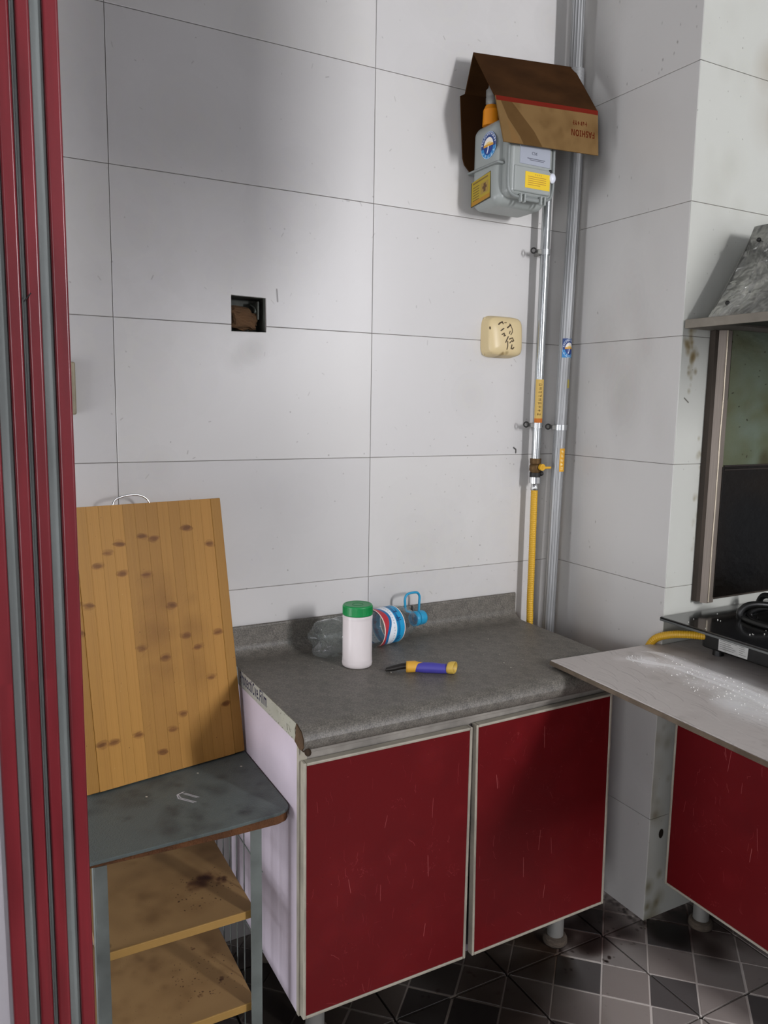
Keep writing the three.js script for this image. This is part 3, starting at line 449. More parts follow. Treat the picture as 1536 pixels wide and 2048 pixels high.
const shelfMap = (s) => cv(512, 512, (x, w, h) => { seed = s; for (let i = 0; i < 40; i++) blob(x, rr(0, w), rr(0, h), rr(30, 90), rnd() < 0.6 ? '100,75,50' : '200,175,140', 0.18, 6); if (s === 11) { blob(x, w * 0.8, h * 0.55, 22, '60,25,12', 0.55, 24); blob(x, w * 0.9, h * 0.62, 16, '60,25,12', 0.5, 20); blob(x, w * 0.72, h * 0.6, 34, '70,35,18', 0.4, 24, 0.5); } else { blob(x, w * 0.86, h * 0.72, 9, '55,22,12', 0.6, 14); blob(x, w * 0.68, h * 0.8, 8, '60,25,12', 0.5, 12); blob(x, w * 0.76, h * 0.35, 7, '60,30,15', 0.5, 12); } specks(x, w * 0.55, h * 0.45, w * 0.42, h * 0.4, 80, '50,22,12', 0.8, 1, 4); specks(x, 0, 0, w, h, 120, '70,45,28', 0.5, 0.6, 2); blob(x, 15, h - 12, 18, '25,16,10', 0.8, 14); }, '#c4ae8e');
for (const [y, s] of [[0.345, 11], [0.15, 12]]) {
  const sh = part('shelf', uvBy(bx(-1.323, -1.0365, y - 0.015, y, 0.075, 0.386, 0.001), (x, yy, z) => [(x + 1.323) / 0.2865, 1 - (z - 0.075) / 0.311]), std({ color: 0xc0ac8a, roughness: 0.6, map: shelfMap(s) }), rack);
  part('shelf_edging', bx(-1.3225, -1.037, y - 0.0155, y + 0.0005, 0.386, 0.389, 0.001), std({ color: 0xb08a4a, roughness: 0.55 }), sh, 'tan front edging');
}
for (let i = 0; i < 6; i++) part('wire', rod(V(-1.027, 0.02, 0.105 + i * 0.0475), V(-1.027, 0.52, 0.105 + i * 0.0475), 0.0013, 6), M.rackGrey, rack);
for (const y of [0.1, 0.26, 0.425]) part('wire', rod(V(-1.0255, y, 0.072), V(-1.0255, y, 0.4), 0.0013, 6), M.rackGrey, rack);
for (const y of [0.06]) part('cross_bar', [bx(-1.3255, -1.03, y, y + 0.015, 0.0715, 0.0745, 0.0008), bx(-1.3255, -1.3225, y, y + 0.015, 0.075, 0.4, 0.0008)], M.rackGrey, rack);

// ---- cutting board
{
  const a = V(-1.307, RY + 0.0035, 0.196), u = V(0.336, 0, -0.0575).normalize(), up = V(0, 1, 0);
  const W = 0.341, H = 0.559, T = 0.024, lean = 0.190;
  const t = thing('cutting_board', 'large bamboo cutting board with wire handle leaning against the tiled wall, on the rack', 'cutting board', [a.x, a.y, a.z]);
  const n = V().crossVectors(u, up).normalize(); // towards the room
  const v = up.clone().multiplyScalar(Math.cos(lean)).addScaledVector(n, -Math.sin(lean)), w = V().crossVectors(u, v);
  t.quaternion.setFromRotationMatrix(new THREE.Matrix4().makeBasis(u, v, w));
  const knots = [[0.33, 0.86], [0.43, 0.875], [0.5, 0.865], [0.73, 0.893], [0.86, 0.825], [0.24, 0.83], [0.17, 0.785], [0.32, 0.75], [0.48, 0.735], [0.07, 0.66], [0.14, 0.65], [0.62, 0.61], [0.4, 0.47], [0.7, 0.49], [0.77, 0.44], [0.88, 0.48], [0.83, 0.31], [0.12, 0.16], [0.19, 0.16], [0.3, 0.165], [0.55, 0.155], [0.61, 0.2], [0.44, 0.08], [0.04, 0.56], [0.92, 0.2], [0.5, 0.42]];
  const NS = 14;
  const bmap = cv(720, 1180, (x, w_, h_) => {
    for (let s = 0; s < NS; s++) { const k = rr(-14, 14); x.fillStyle = `rgb(${196 + k},${155 + k * 0.85},${92 + k * 0.6})`; x.fillRect(s / NS * w_, 0, w_ / NS + 1, h_); for (let i = 0; i < 26; i++) { const px = (s + rnd()) / NS * w_; strokeLine(x, [[px, 0], [px + rr(-2, 2), h_]], rr(0.4, 1.6), rnd() < 0.5 ? `rgba(120,78,34,${rr(0.03, 0.14)})` : `rgba(225,185,125,${rr(0.03, 0.14)})`); } }
    for (const [ku, kv] of knots) { const s = Math.floor(ku * NS), x0 = s / NS * w_ + 2, ww = w_ / NS - 4, y = (1 - kv) * h_; for (let i = 0; i < 10; i++) { x.fillStyle = `rgba(92,52,22,${rr(0.04, 0.17)})`; x.beginPath(); x.ellipse(x0 + ww / 2 + rr(-8, 8), y + rr(-8, 8), ww * rr(0.3, 0.6), rr(3, 14), rr(-0.25, 0.25), 0, 7); x.fill(); } }
    blob(x, w_ * 0.6, h_ * 0.48, 120, '95,60,25', 0.14, 26, 2); for (let i = 0; i < 260; i++) { const px = w_ * rr(0.35, 0.85), py = h_ * rr(0.25, 0.85), l = rr(8, 30); strokeLine(x, [[px, py], [px + l * 0.8, py - l * 0.55]], rr(0.4, 0.9), `rgba(${rnd() < 0.5 ? '90,55,25' : '225,190,140'},${rr(0.1, 0.35)})`); }
    specks(x, 0, 0, w_, h_, 50, '60,35,15', 0.7, 0.6, 2.6); specks(x, 0, 0, w_, h_, 25, '235,220,180', 0.8, 0.8, 2.4);
  });
  const bm = phy({ color: 0xe6d6b0, roughness: 0.5, specularIntensity: 0.45, map: bmap });
  for (let s = 0; s < NS; s++) {
    const x0 = s / NS * W + 0.00005, x1 = (s + 1) / NS * W - 0.00005, r = s === 0 || s === NS - 1;
    part('bamboo_strip', uvBy(bx(x0, x1, 0, H, -T, (s % 3) * 0.00008, r ? 0.002 : 0.0003, r ? 2 : 1), (x, y) => [x / W, y / H]), bm, t, undefined, true);
  }
  part('handle', tube([V(0.107, H - 0.012, -0.012), V(0.107, H, -0.012), V(0.112, H + 0.01, -0.012), V(0.13, H + 0.017, -0.012), V(0.162, H + 0.018, -0.012), V(0.178, H + 0.01, -0.012), V(0.184, H, -0.012), V(0.184, H - 0.012, -0.012)], 0.0021, 50, 8), M.chrome, t, 'bent wire carrying handle', true);
}

// ---- bottle, jar and tool on the worktop
{
  const a = V(-0.792, YC + 0.0455, 0.1135), b = V(-0.4555, YC + 0.0435, 0.0335), t = thing('plastic_bottle', 'empty clear plastic water bottle with blue cap and carry handle, lying behind the white jar', 'bottle', [a.x, YC, a.z]);
  const len = a.distanceTo(b), u = b.clone().sub(a).normalize();
  const rad = (s) => 0.0445 + 0.0011 * Math.sin(s * 190);
  const pr = [[0.0, 0.012], [0.014, 0.008], [0.026, 0.001], [0.034, 0.0008], [0.041, 0.006], [0.0445, 0.016]];
  for (let s = 0.024; s < 0.165; s += 0.006) pr.push([rad(s), s]);
  for (const p of [[0.0448, 0.17], [0.0448, 0.238], [0.0446, 0.25], [0.042, 0.265], [0.037, 0.28], [0.029, 0.296], [0.0205, 0.308], [0.0155, 0.314], [0.0145, 0.32], [0.0145, len - 0.006]]) pr.push(p);
  const g = lathe(pr, 60); const p = g.attributes.position; // the foot of the bottle has five lobes; the wall is a little crumpled
  for (let i = 0; i < p.count; i++) { const y = p.getY(i), an = Math.atan2(p.getZ(i), p.getX(i)), f = y < 0.03 ? 1 - 0.14 * (1 - y / 0.03) * (0.5 + 0.5 * Math.cos(an * 5)) : 1 + 0.03 * Math.sin(an * 7 + y * 95) * Math.cos(y * 130 + an) * (y < 0.16 ? 1 : 0.15); p.setX(i, p.getX(i) * f); p.setZ(i, p.getZ(i) * f); if (y < 0.01) p.setY(i, y + 0.009 * (0.5 + 0.5 * Math.cos(an * 5))); }
  g.computeVertexNormals();
  const clear = phy({ color: 0xf2f6f6, roughness: 0.05, transmission: 0.97, bumpMap: rep(nMed, 3, 2), bumpScale: 0.004, thickness: 0, ior: 1.45, side: THREE.DoubleSide });
  part('bottle_body', align(g, a, b), clear, t);
  const lab = cv(1024, 256, (x, w, h) => { // u round the bottle, v along it (0 = towards the foot)
    x.fillStyle = '#e9eef4'; x.fillRect(0, 0, w, h);
    x.fillStyle = '#1f9bcb'; x.fillRect(0, 8, w, 96); x.fillStyle = '#0d6ea6'; x.fillRect(0, 62, w, 30);
    for (let i = 0; i < 12; i++) if (i % 4) glyph(x, 40 + i * 84, 66, 54, 58, '#0b3d70');
    for (let i = 0; i < 40; i++) glyph(x, 14 + i * 26, 132, 14, 18, '#9aa6c0');
    x.beginPath(); x.moveTo(0, 175); for (let i = 0; i <= w; i += 16) x.lineTo(i, 172 + 22 * Math.sin(i / w * Math.PI * 6)); x.lineTo(w, h); x.lineTo(0, h); x.fillStyle = '#1a6fa8'; x.fill();
    x.beginPath(); x.moveTo(0, 205); for (let i = 0; i <= w; i += 16) x.lineTo(i, 203 + 22 * Math.sin(i / w * Math.PI * 6)); x.lineTo(w, h); x.lineTo(0, h); x.fillStyle = '#b9303c'; x.fill();
    x.fillStyle = '#f0d8cc'; x.fillRect(0, h - 12, w, 12); x.fillRect(0, 0, w, 8);
  });
  const lg = new THREE.CylinderGeometry(0.0462, 0.0462, 0.068, 60, 1, true).translate(0, 0.206, 0);
  part('bottle_label', align(lg, a, b), std({ color: 0xffffff, roughness: 0.3, map: lab, side: THREE.DoubleSide }), t, 'blue, white and red printed label');
  const blue = phy({ color: 0x2ba3cf, roughness: 0.35, transmission: 0.15, thickness: 0 });
  part('cap', [align(lathe([[0, len], [0.0175, len], [0.0185, len - 0.003], [0.0185, len - 0.019], [0.0165, len - 0.02], [0.0155, len - 0.02]], 36), a, b), align(lathe([[0.0152, len - 0.034], [0.0195, len - 0.034], [0.0195, len - 0.024], [0.0152, len - 0.024]], 36), a, b)], blue, t, 'blue screw cap');
  const c = a.clone().addScaledVector(u, len - 0.028), H = (dx, dy) => V(c.x + u.x * dx, c.y + dy, c.z + u.z * dx);
  part('carry_handle', [tube([H(0.012, 0.012), H(0.013, 0.04), H(0.013, 0.058), H(0.006, 0.067), H(-0.012, 0.07), H(-0.03, 0.068), H(-0.037, 0.06), H(-0.037, 0.045), H(-0.033, 0.027), H(-0.018, 0.02)], 0.0032, 60, 8).scale(1, 1, 1)], blue, t, 'blue plastic carry handle');
}
{
  const x = -0.721, z = 0.1845, t = thing('plastic_jar', 'white plastic jar with green screw lid standing upright on the grey worktop', 'jar', [x, YC, z]);
  part('jar_body', lathe([[0, 0.0], [0.030, 0.0], [0.0335, 0.003], [0.0343, 0.009], [0.0338, 0.013], [0.0338, 0.018], [0.0334, 0.02], [0.0334, 0.109], [0.0338, 0.111], [0.0338, 0.116], [0.0325, 0.119], [0.031, 0.121], [0, 0.121]], 56).translate(x, YC, z), std({ color: 0xe0d8d6, roughness: 0.38, map: rep(tSoft, 1, 1) }), t);
  const ribs = []; for (let i = 0; i < 60; i++) { const a = i / 60 * Math.PI * 2; ribs.push(new THREE.BoxGeometry(0.0011, 0.016, 0.0012).rotateY(-a).translate(x + Math.cos(a) * 0.0334, YC + 0.131, z + Math.sin(a) * 0.0334)); }
  const lid = part('lid', [lathe([[0.029, 0.1195], [0.0334, 0.1195], [0.034, 0.122], [0.0335, 0.1245], [0.0333, 0.139], [0.0322, 0.1418], [0.0295, 0.1425], [0.028, 0.1415], [0, 0.1412]], 56).translate(x, YC, z), ...ribs], std({ color: 0x0c8a46, roughness: 0.4 }), t, 'green ribbed screw lid');
  part('lid_mark', new THREE.TorusGeometry(0.012, 0.0006, 6, 32).rotateX(Math.PI / 2).translate(x, YC + 0.1414, z), std({ color: 0x0a7a3e, roughness: 0.5 }), lid);
}
{
  const a = V(-0.6845, YC, 0.25), b = V(-0.5475, YC, 0.335), t = thing('hand_tool', 'purple and yellow gripped hand tool with a dark curved metal tip lying on the worktop', 'tool', [-0.62, YC, 0.285]);
  const u = b.clone().sub(a).normalize(), s = V(-u.z, 0, u.x), y = 0.0; const Q = (d, h, k = 0) => V(a.x + u.x * d + s.x * k, YC + h, a.z + u.z * d + s.z * k);
  // swept body with a changing oval section
  const sweep = (st, mat, name, label, tilt = 0) => { const N = 24, pos = [], idx = [], uv = []; st.forEach(([d, h, k, ry, rs], i) => { for (let j = 0; j <= N; j++) { const an = j / N * Math.PI * 2, q = Q(d - tilt * Math.cos(an) * rs, h + Math.sin(an) * ry, k + Math.cos(an) * rs); pos.push(q.x, q.y, q.z); uv.push(j / N, d * 10); } }); for (let i = 0; i + 1 < st.length; i++) for (let j = 0; j < N; j++) { const p = i * (N + 1) + j, r = p + N + 1; idx.push(p, p + 1, r, r, p + 1, r + 1); } const g = new THREE.BufferGeometry(); g.setAttribute('position', new THREE.Float32BufferAttribute(pos, 3)); g.setAttribute('uv', new THREE.Float32BufferAttribute(uv, 2)); g.setIndex(idx); g.computeVertexNormals(); const m = mat.clone(); m.side = THREE.DoubleSide; return part(name, g, m, t, label); };
  sweep([[0.0, 0.004, 0.004, 0.0005, 0.0005], [0.003, 0.0055, 0.003, 0.0045, 0.005], [0.02, 0.0085, 0.0, 0.0068, 0.0078], [0.036, 0.0125, -0.003, 0.0068, 0.0088], [0.05, 0.0145, -0.004, 0.007, 0.0085], [0.062, 0.0145, -0.003, 0.008, 0.009]], std({ color: 0x3a3836, roughness: 0.45, metalness: 0.6, map: rep(tGrime, 2) }), 'metal_tip', 'dark curved metal tip');
  sweep([[0.0465, 0.0135, 0.001, 0.0005, 0.0005], [0.047, 0.013, 0.001, 0.0125, 0.0115], [0.052, 0.013, 0.001, 0.0128, 0.013], [0.066, 0.0135, -0.001, 0.0128, 0.0125], [0.074, 0.0135, -0.001, 0.0105, 0.0098], [0.11, 0.0125, 0, 0.0095, 0.0085], [0.137, 0.012, 0, 0.0092, 0.009]], std({ color: 0xd9a437, roughness: 0.5 }), 'yellow_sleeve');
  sweep([[0.063, 0.012, 0.004, 0.002, 0.002], [0.068, 0.012, 0.003, 0.0095, 0.0075], [0.085, 0.0125, 0.0015, 0.0118, 0.0105], [0.105, 0.0125, 0.001, 0.012, 0.0112], [0.125, 0.0115, 0.001, 0.0112, 0.0108], [0.14, 0.0115, 0.0005, 0.0105, 0.0105], [0.141, 0.0115, 0.0005, 0.009, 0.009]], std({ color: 0x45409a, roughness: 0.5 }), 'purple_grip', 'purple rubber grip');
  sweep([[0.1395, 0.0135, 0, 0.0095, 0.0095], [0.14, 0.0135, 0, 0.0125, 0.0125], [0.145, 0.0142, 0, 0.0138, 0.0138], [0.153, 0.0142, 0, 0.0138, 0.0138], [0.155, 0.0142, 0, 0.0128, 0.0128], [0.1545, 0.0142, 0, 0.0105, 0.0105], [0.143, 0.0138, 0, 0.0095, 0.0095], [0.1425, 0.0138, 0, 0.0005, 0.0005]], std({ color: 0xc9a84a, roughness: 0.5 }), 'end_ring', 'yellow flared hollow end ring', 0.42);
}
// ---- crumbs
function crumbs(name, label, cat, n, f, col, r0, r1) {
  const g = new THREE.IcosahedronGeometry(1, 0), im = new THREE.InstancedMesh(g, std({ color: col, roughness: 0.9 }), n), d = new THREE.Object3D();
  for (let i = 0; i < n; i++) { const [x, y, z] = f(i), r = rr(r0, r1); d.position.set(x, y + r * 0.5, z); d.scale.set(r, r * 0.7, r * rr(0.6, 1.2)); d.rotation.set(rnd() * 3, rnd() * 3, 0); d.updateMatrix(); im.setMatrixAt(i, d.matrix); }
  im.name = name; im.userData = { label, category: cat, kind: 'stuff' }; im.castShadow = im.receiveShadow = true; scene.add(im);
}
seed = 991;
crumbs('flour_crumbs', 'white flour crumbs scattered on the pale stone slab before the stove', 'crumbs', 240, () => { const t = Math.pow(rnd(), 0.8); return [-0.1 - 0.08 * t + rr(-0.07, 0.07), SY, 0.47 + 0.55 * t + rr(-0.04, 0.04)]; }, 0xe9e7e2, 0.0006, 0.0016);
crumbs('stove_crumbs', 'white crumbs scattered on the black glass stove top', 'crumbs', 26, () => [rr(-0.02, 0.2), 0.815, rr(0.44, 0.8)], 0xdad8d0, 0.0008, 0.0022);
crumbs('worktop_crumbs', 'small crumbs and grit scattered on the dark grey worktop', 'crumbs', 30, (i) => (i < 3 ? [[-0.42, YC, 0.055], [-0.345, YC, 0.06], [-0.36, YC, 0.05]][i] : [rr(-0.9, -0.25), YC, rr(0.07, 0.4)]), 0x8f8a80, 0.0008, 0.0022);

// ---- gas meter, cardboard cover and pipes
const meter = thing('gas_meter', 'grey wall gas meter with yellow labels and orange inlet nut, under the cardboard cover', 'gas meter', [-0.262, 1.785, 0.02]);
{
  part('meter_body', new RoundedBoxGeometry(0.155, 0.197, 0.112, 6, 0.024).translate(-0.2625, 1.884, 0.076), M.meter, meter);
  part('seam_flange', uvm(new RoundedBoxGeometry(0.169, 0.0055, 0.126, 3, 0.0026).translate(-0.2625, 1.878, 0.077)), M.meterDark, meter);
  const reg = part('register_housing', [new RoundedBoxGeometry(0.138, 0.15, 0.04, 5, 0.018).translate(-0.2555, 1.889, 0.135)], M.meter, meter);
  part('register_rim', [tube([V(-0.322, 1.955, 0.1515), V(-0.3225, 1.9, 0.1515), V(-0.322, 1.84, 0.1515), V(-0.315, 1.822, 0.1515), V(-0.297, 1.8155, 0.1515), V(-0.255, 1.8155, 0.1515), V(-0.212, 1.8155, 0.1515), V(-0.195, 1.823, 0.1515), V(-0.1885, 1.84, 0.1515), V(-0.188, 1.9, 0.1515), V(-0.1885, 1.955, 0.1515)], 0.0038, 70, 8)], M.meterDark, reg);
  part('register_lid', bx(-0.309, -0.2, 1.826, 1.885, 0.15, 0.1585, 0.008, 3), M.meter, reg);
  reg.position.y -= 0.012;
  const win = cv(256, 192, (x, w, h) => { x.fillStyle = '#2b2d33'; x.font = '30px serif'; x.fillText('CM', 96, 112); x.fillStyle = 'rgba(95,98,104,0.8)'; x.fillRect(60, 140, 150, 6); x.fillRect(80, 152, 120, 5); }, '#c2c5cc');
  part('register_window', uvBy(bx(-0.293, -0.202, 1.89, 1.946, 0.1535, 0.1565, 0.001), (x, y) => [(x + 0.293) / 0.091, (y - 1.89) / 0.056]), std({ color: 0xd8dbe0, roughness: 0.15, map: win }), reg, 'pale reading window');
  const yl = cv(256, 128, (x, w, h) => { for (let i = 0; i < 4; i++) glyph(x, 106 + i * 18, 17, 12, 13, '#a8741a'); x.fillStyle = 'rgba(165,110,20,0.75)'; for (let r = 0; r < 5; r++) x.fillRect(26, 34 + r * 16, 190 - (r === 4 ? 60 : 0), 5); }, '#f2d40c');
  part('front_label', uvBy(bx(-0.2775, -0.203, 1.8365, 1.8735, 0.158, 0.1592, 0.0003), (x, y) => [(x + 0.2775) / 0.0745, (y - 1.8365) / 0.037]), std({ color: 0xf0e6d0, roughness: 0.5, map: yl }), reg, 'bright yellow front label');
  for (const x of [-0.282, -0.2215]) part('clip', [bx(x - 0.008, x - 0.003, 1.802, 1.822, 0.152, 0.161, 0.0015), bx(x + 0.003, x + 0.008, 1.802, 1.822, 0.152, 0.161, 0.0015)], M.meter, reg);
  part('clip_bar', bx(-0.274, -0.23, 1.807, 1.816, 0.15, 0.157, 0.003), M.meterDark, reg);
  part('knob', [new THREE.SphereGeometry(0.0038, 12, 8).translate(-0.2015, 1.8835, 0.157)], M.black, reg, 'black screw head');
  part('seal', new THREE.SphereGeometry(0.0095, 16, 12).scale(1, 1.25, 0.7).translate(-0.1955, 1.868, 0.158), std({ color: 0xd8dde6, roughness: 0.3 }), reg, 'white seal');
  part('lead_seal', [rod(V(-0.188, 1.882, 0.14), V(-0.176, 1.87, 0.14), 0.005)], M.black, reg, 'black side seal');
  const side = cv(256, 256, (x, w, h) => { x.fillStyle = '#6f5a10'; for (let r = 0; r < 6; r++) { x.fillRect(24, 70 + r * 26, 84, 8); } x.fillStyle = '#8d7430'; x.fillRect(20, 24, 200, 16); x.fillStyle = '#b9a25e'; x.fillRect(128, 70, 100, 112); x.fillStyle = '#6b4a22'; x.fillRect(165, 84, 28, 84); x.fillRect(150, 110, 56, 26); x.fillStyle = '#c99a1a'; x.fillRect(0, 210, w, 46); x.strokeStyle = '#3f3a18'; x.lineWidth = 12; x.strokeRect(0, 0, w, h); }, '#c8b832');
  part('side_label', uvBy(slab([[0.028, 1.795], [0.109, 1.8035], [0.106, 1.865], [0.027, 1.853]], 'zy', -0.3412, 0.0012, 0), (x, y, z) => [(z - 0.028) / 0.08, (y - 1.795 - (z - 0.028) * 0.13) / 0.06]), std({ color: 0xd8ca90, roughness: 0.45, map: side }), meter, 'yellow warning label on the left side');
  part('round_sticker', uvBy(new THREE.CylinderGeometry(0.031, 0.031, 0.001, 40).rotateZ(Math.PI / 2).translate(-0.3404, 1.926, 0.094), (x, y, z) => [(z - 0.063) / 0.062, (y - 1.895) / 0.062]), std({ color: 0xffffff, roughness: 0.4, map: logo() }), meter, 'round blue and white company sticker');
  part('inlet_nut', [new THREE.CylinderGeometry(0.0205, 0.0215, 0.036, 8).translate(-0.3125, 2.0, 0.062), cyl(-0.3125, 2.018, 0.062, 0.02, 0.011, 0.0145)], M.orange, meter, 'orange hexagonal inlet nut');
  part('inlet_pipe', [lathe([[0.0, 2.026], [0.0125, 2.026], [0.0115, 2.031], [0.0145, 2.034], [0.0145, 2.047], [0.013, 2.049], [0.0145, 2.051], [0.0145, 2.064], [0.0105, 2.068], [0.0085, 2.073], [0.0085, 2.084], [0.011, 2.088], [0.011, 2.1], [0, 2.1]], 24).translate(-0.3125, 0, 0.062), tube([V(-0.3125, 2.095, 0.062), V(-0.3125, 2.112, 0.06), V(-0.295, 2.125, 0.05), V(-0.2, 2.128, 0.045), V(-0.08, 2.125, 0.05)], 0.009, 40, 10)], M.zinc, meter, 'grey inlet fitting');
}
function logo() { return cv(256, 256, (x, w, h) => { x.fillStyle = '#22407c'; x.fillRect(0, 0, w, h); x.fillStyle = '#2a86c4'; x.fillRect(0, 150, w, 106); x.strokeStyle = '#eef2f8'; x.lineWidth = 20; for (let i = 0; i < 13; i++) { const a = Math.PI * (1.06 + i * 0.0733); x.save(); x.translate(128 + Math.cos(a) * 106, 128 + Math.sin(a) * 106); x.rotate(a + Math.PI / 2); glyph(x, 0, 0, 20, 26, '#f2f5fa'); x.restore(); } for (let i = 0; i < 5; i++) { const a = Math.PI * (0.2 + i * 0.15); x.save(); x.translate(128 + Math.cos(a) * 108, 128 + Math.sin(a) * 108); x.rotate(a - Math.PI / 2); glyph(x, 0, 0, 20, 28, '#d8e8f6'); x.restore(); } x.fillStyle = '#f4efe6'; x.beginPath(); x.arc(128, 132, 78, Math.PI, 0); x.fill(); x.fillStyle = '#f0d48a'; x.beginPath(); x.moveTo(50, 132); x.quadraticCurveTo(128, 60, 206, 132); x.fill(); x.fillStyle = '#e0a030'; x.fillRect(48, 118, 160, 22); x.fillStyle = '#123a86'; x.beginPath(); x.arc(128, 140, 78, 0, Math.PI); x.fill(); x.fillStyle = '#e8eef8'; x.beginPath(); x.moveTo(118, 134); x.lineTo(136, 134); x.lineTo(128, 175); x.lineTo(112, 205); x.lineTo(98, 200); x.lineTo(114, 170); x.fill(); x.strokeStyle = '#cfe0f0'; x.lineWidth = 4; x.beginPath(); x.arc(128, 128, 124, 0, 7); x.stroke(); }); }
const box = thing('cardboard_cover', 'bent brown cardboard box piece with red printing propped as a roof over the gas meter', 'cardboard box', [-0.22, 1.88, 0.01]);
{
  const flapMap = cv(768, 256, (x, w, h) => {
    for (let i = 0; i < 20; i++) blob(x, rr(0, w), rr(0, h), 60, '110,82,50', 0.15, 6);
    x.fillStyle = '#a33a30'; x.fillRect(0, 0, w, 26);
    x.save(); x.translate(690, 92); x.rotate(Math.PI); x.fillStyle = '#7d3018'; x.font = 'bold 50px sans-serif'; x.fillText('FASHION', -50, -36, 205); for (let i = 0; i < 6; i++) glyph(x, 26 + i * 21, 3, 15, 28, '#7d3018'); x.restore();
    x.fillStyle = 'rgba(100,74,44,0.5)'; x.beginPath(); x.moveTo(30, 26); x.lineTo(110, 26); x.lineTo(300, h); x.lineTo(150, h); x.lineTo(60, 120); x.fill();
    x.fillStyle = 'rgba(190,155,110,0.6)'; x.beginPath(); x.moveTo(50, 120); x.lineTo(130, h); x.lineTo(60, h); x.fill();
  }, '#b69c76');
  const fold = 0.0035;
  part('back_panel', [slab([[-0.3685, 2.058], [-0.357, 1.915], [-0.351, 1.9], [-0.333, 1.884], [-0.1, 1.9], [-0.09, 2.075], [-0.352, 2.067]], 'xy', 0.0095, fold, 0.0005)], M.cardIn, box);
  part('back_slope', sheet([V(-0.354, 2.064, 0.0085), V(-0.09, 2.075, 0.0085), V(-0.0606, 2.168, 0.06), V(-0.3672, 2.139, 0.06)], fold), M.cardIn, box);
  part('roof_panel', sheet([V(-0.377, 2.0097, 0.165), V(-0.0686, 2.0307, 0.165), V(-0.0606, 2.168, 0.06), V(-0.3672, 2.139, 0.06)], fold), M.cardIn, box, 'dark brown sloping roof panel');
  const fg = sheet([V(-0.352, 1.9125, 0.171), V(-0.0644, 1.926, 0.171), V(-0.0686, 2.0307, 0.1665), V(-0.377, 2.0097, 0.1665)], fold);
  part('front_flap', fg, phy({ color: 0xa89c86, roughness: 0.95, specularIntensity: 0.2, map: flapMap }), box, 'hanging front flap with red band and upside-down lettering');
}
const pipe1 = thing('gas_pipe', 'thin shiny galvanised gas pipe running down from the meter to the brass valve', 'pipe', [-0.1125, 1.166, 0.04]);
part('pipe', rod(V(-0.1125, 1.163, 0.04), V(-0.1105, 2.09, 0.04), 0.0118, 28), M.galvNew, pipe1);
const tag1 = cv(96, 640, (x, w, h) => { x.fillStyle = '#6a5320'; for (let i = 0; i < 9; i++) glyph(x, 46, 76 + i * 53, 34, 36, '#6a5320'); x.fillStyle = '#cf7a28'; x.fillRect(0, h - 80, w, 80); }, '#dcc27a');
part('paper_tag', uvBy(new THREE.CylinderGeometry(0.0124, 0.0124, 0.118, 24, 1, true, -1.5, 2.3).translate(-0.1118, 1.322, 0.04), (x, y, z) => [(Math.atan2(x + 0.1118, z - 0.04) + 1.5) / 2.3, (y - 1.263) / 0.118]), std({ color: 0xf2e6c8, roughness: 0.7, map: tag1, side: THREE.DoubleSide }), pipe1, 'faded yellow paper tag');
const pipe2 = thing('gas_pipe', 'thicker dull galvanised riser pipe standing in the corner beside the thin pipe', 'pipe', [-0.047, 0.0, 0.058]);
part('pipe', tube([V(-0.06, 0.0, 0.058), V(-0.0585, 0.5, 0.058), V(-0.057, 0.77, 0.058), V(-0.0432, 1.46, 0.058), V(-0.0345, 1.9, 0.058), V(-0.036, 2.0, 0.058), V(-0.0485, 2.1, 0.058), V(-0.0512, 2.28, 0.058), V(-0.053, 2.9, 0.058)], 0.0168, 120, 24), M.galv, pipe2);
part('coupling', cyl(-0.0492, 2.125, 0.058, 0.021, 0.04), M.galv, pipe2);
part('round_sticker', uvBy(new THREE.CylinderGeometry(0.0172, 0.0172, 0.05, 24, 1, true, -1.15, 2.3).translate(-0.0432, 1.465, 0.058), (x, y, z) => [(Math.atan2(x + 0.0432, z - 0.058) + 1.15) / 2.3, (y - 1.44) / 0.05]), std({ color: 0xffffff, roughness: 0.4, map: logo(), side: THREE.DoubleSide }), pipe2, 'round blue and white company sticker');
const tag2 = cv(64, 256, (x, w, h) => { for (let i = 0; i < 5; i++) glyph(x, 26, 34 + i * 46, 28, 32, '#f4e2a8'); }, '#e0a322');
part('yellow_tag', uvBy(new THREE.CylinderGeometry(0.0173, 0.0173, 0.063, 20, 1, true, -0.5, 1.1).translate(-0.0492, 1.166, 0.058), (x, y, z) => [(Math.atan2(x + 0.0492, z - 0.058) + 0.5) / 1.1, (y - 1.134) / 0.063]), std({ color: 0xffffff, roughness: 0.6, map: tag2, side: THREE.DoubleSide }), pipe2, 'torn yellow tag');
part('tape_scrap', new THREE.CylinderGeometry(0.0174, 0.0174, 0.022, 12, 1, true, 0.1, 0.7).translate(-0.046, 1.371, 0.058), std({ color: 0xc9b95a, roughness: 0.6, side: THREE.DoubleSide }), pipe2, 'pale yellow tape scrap');
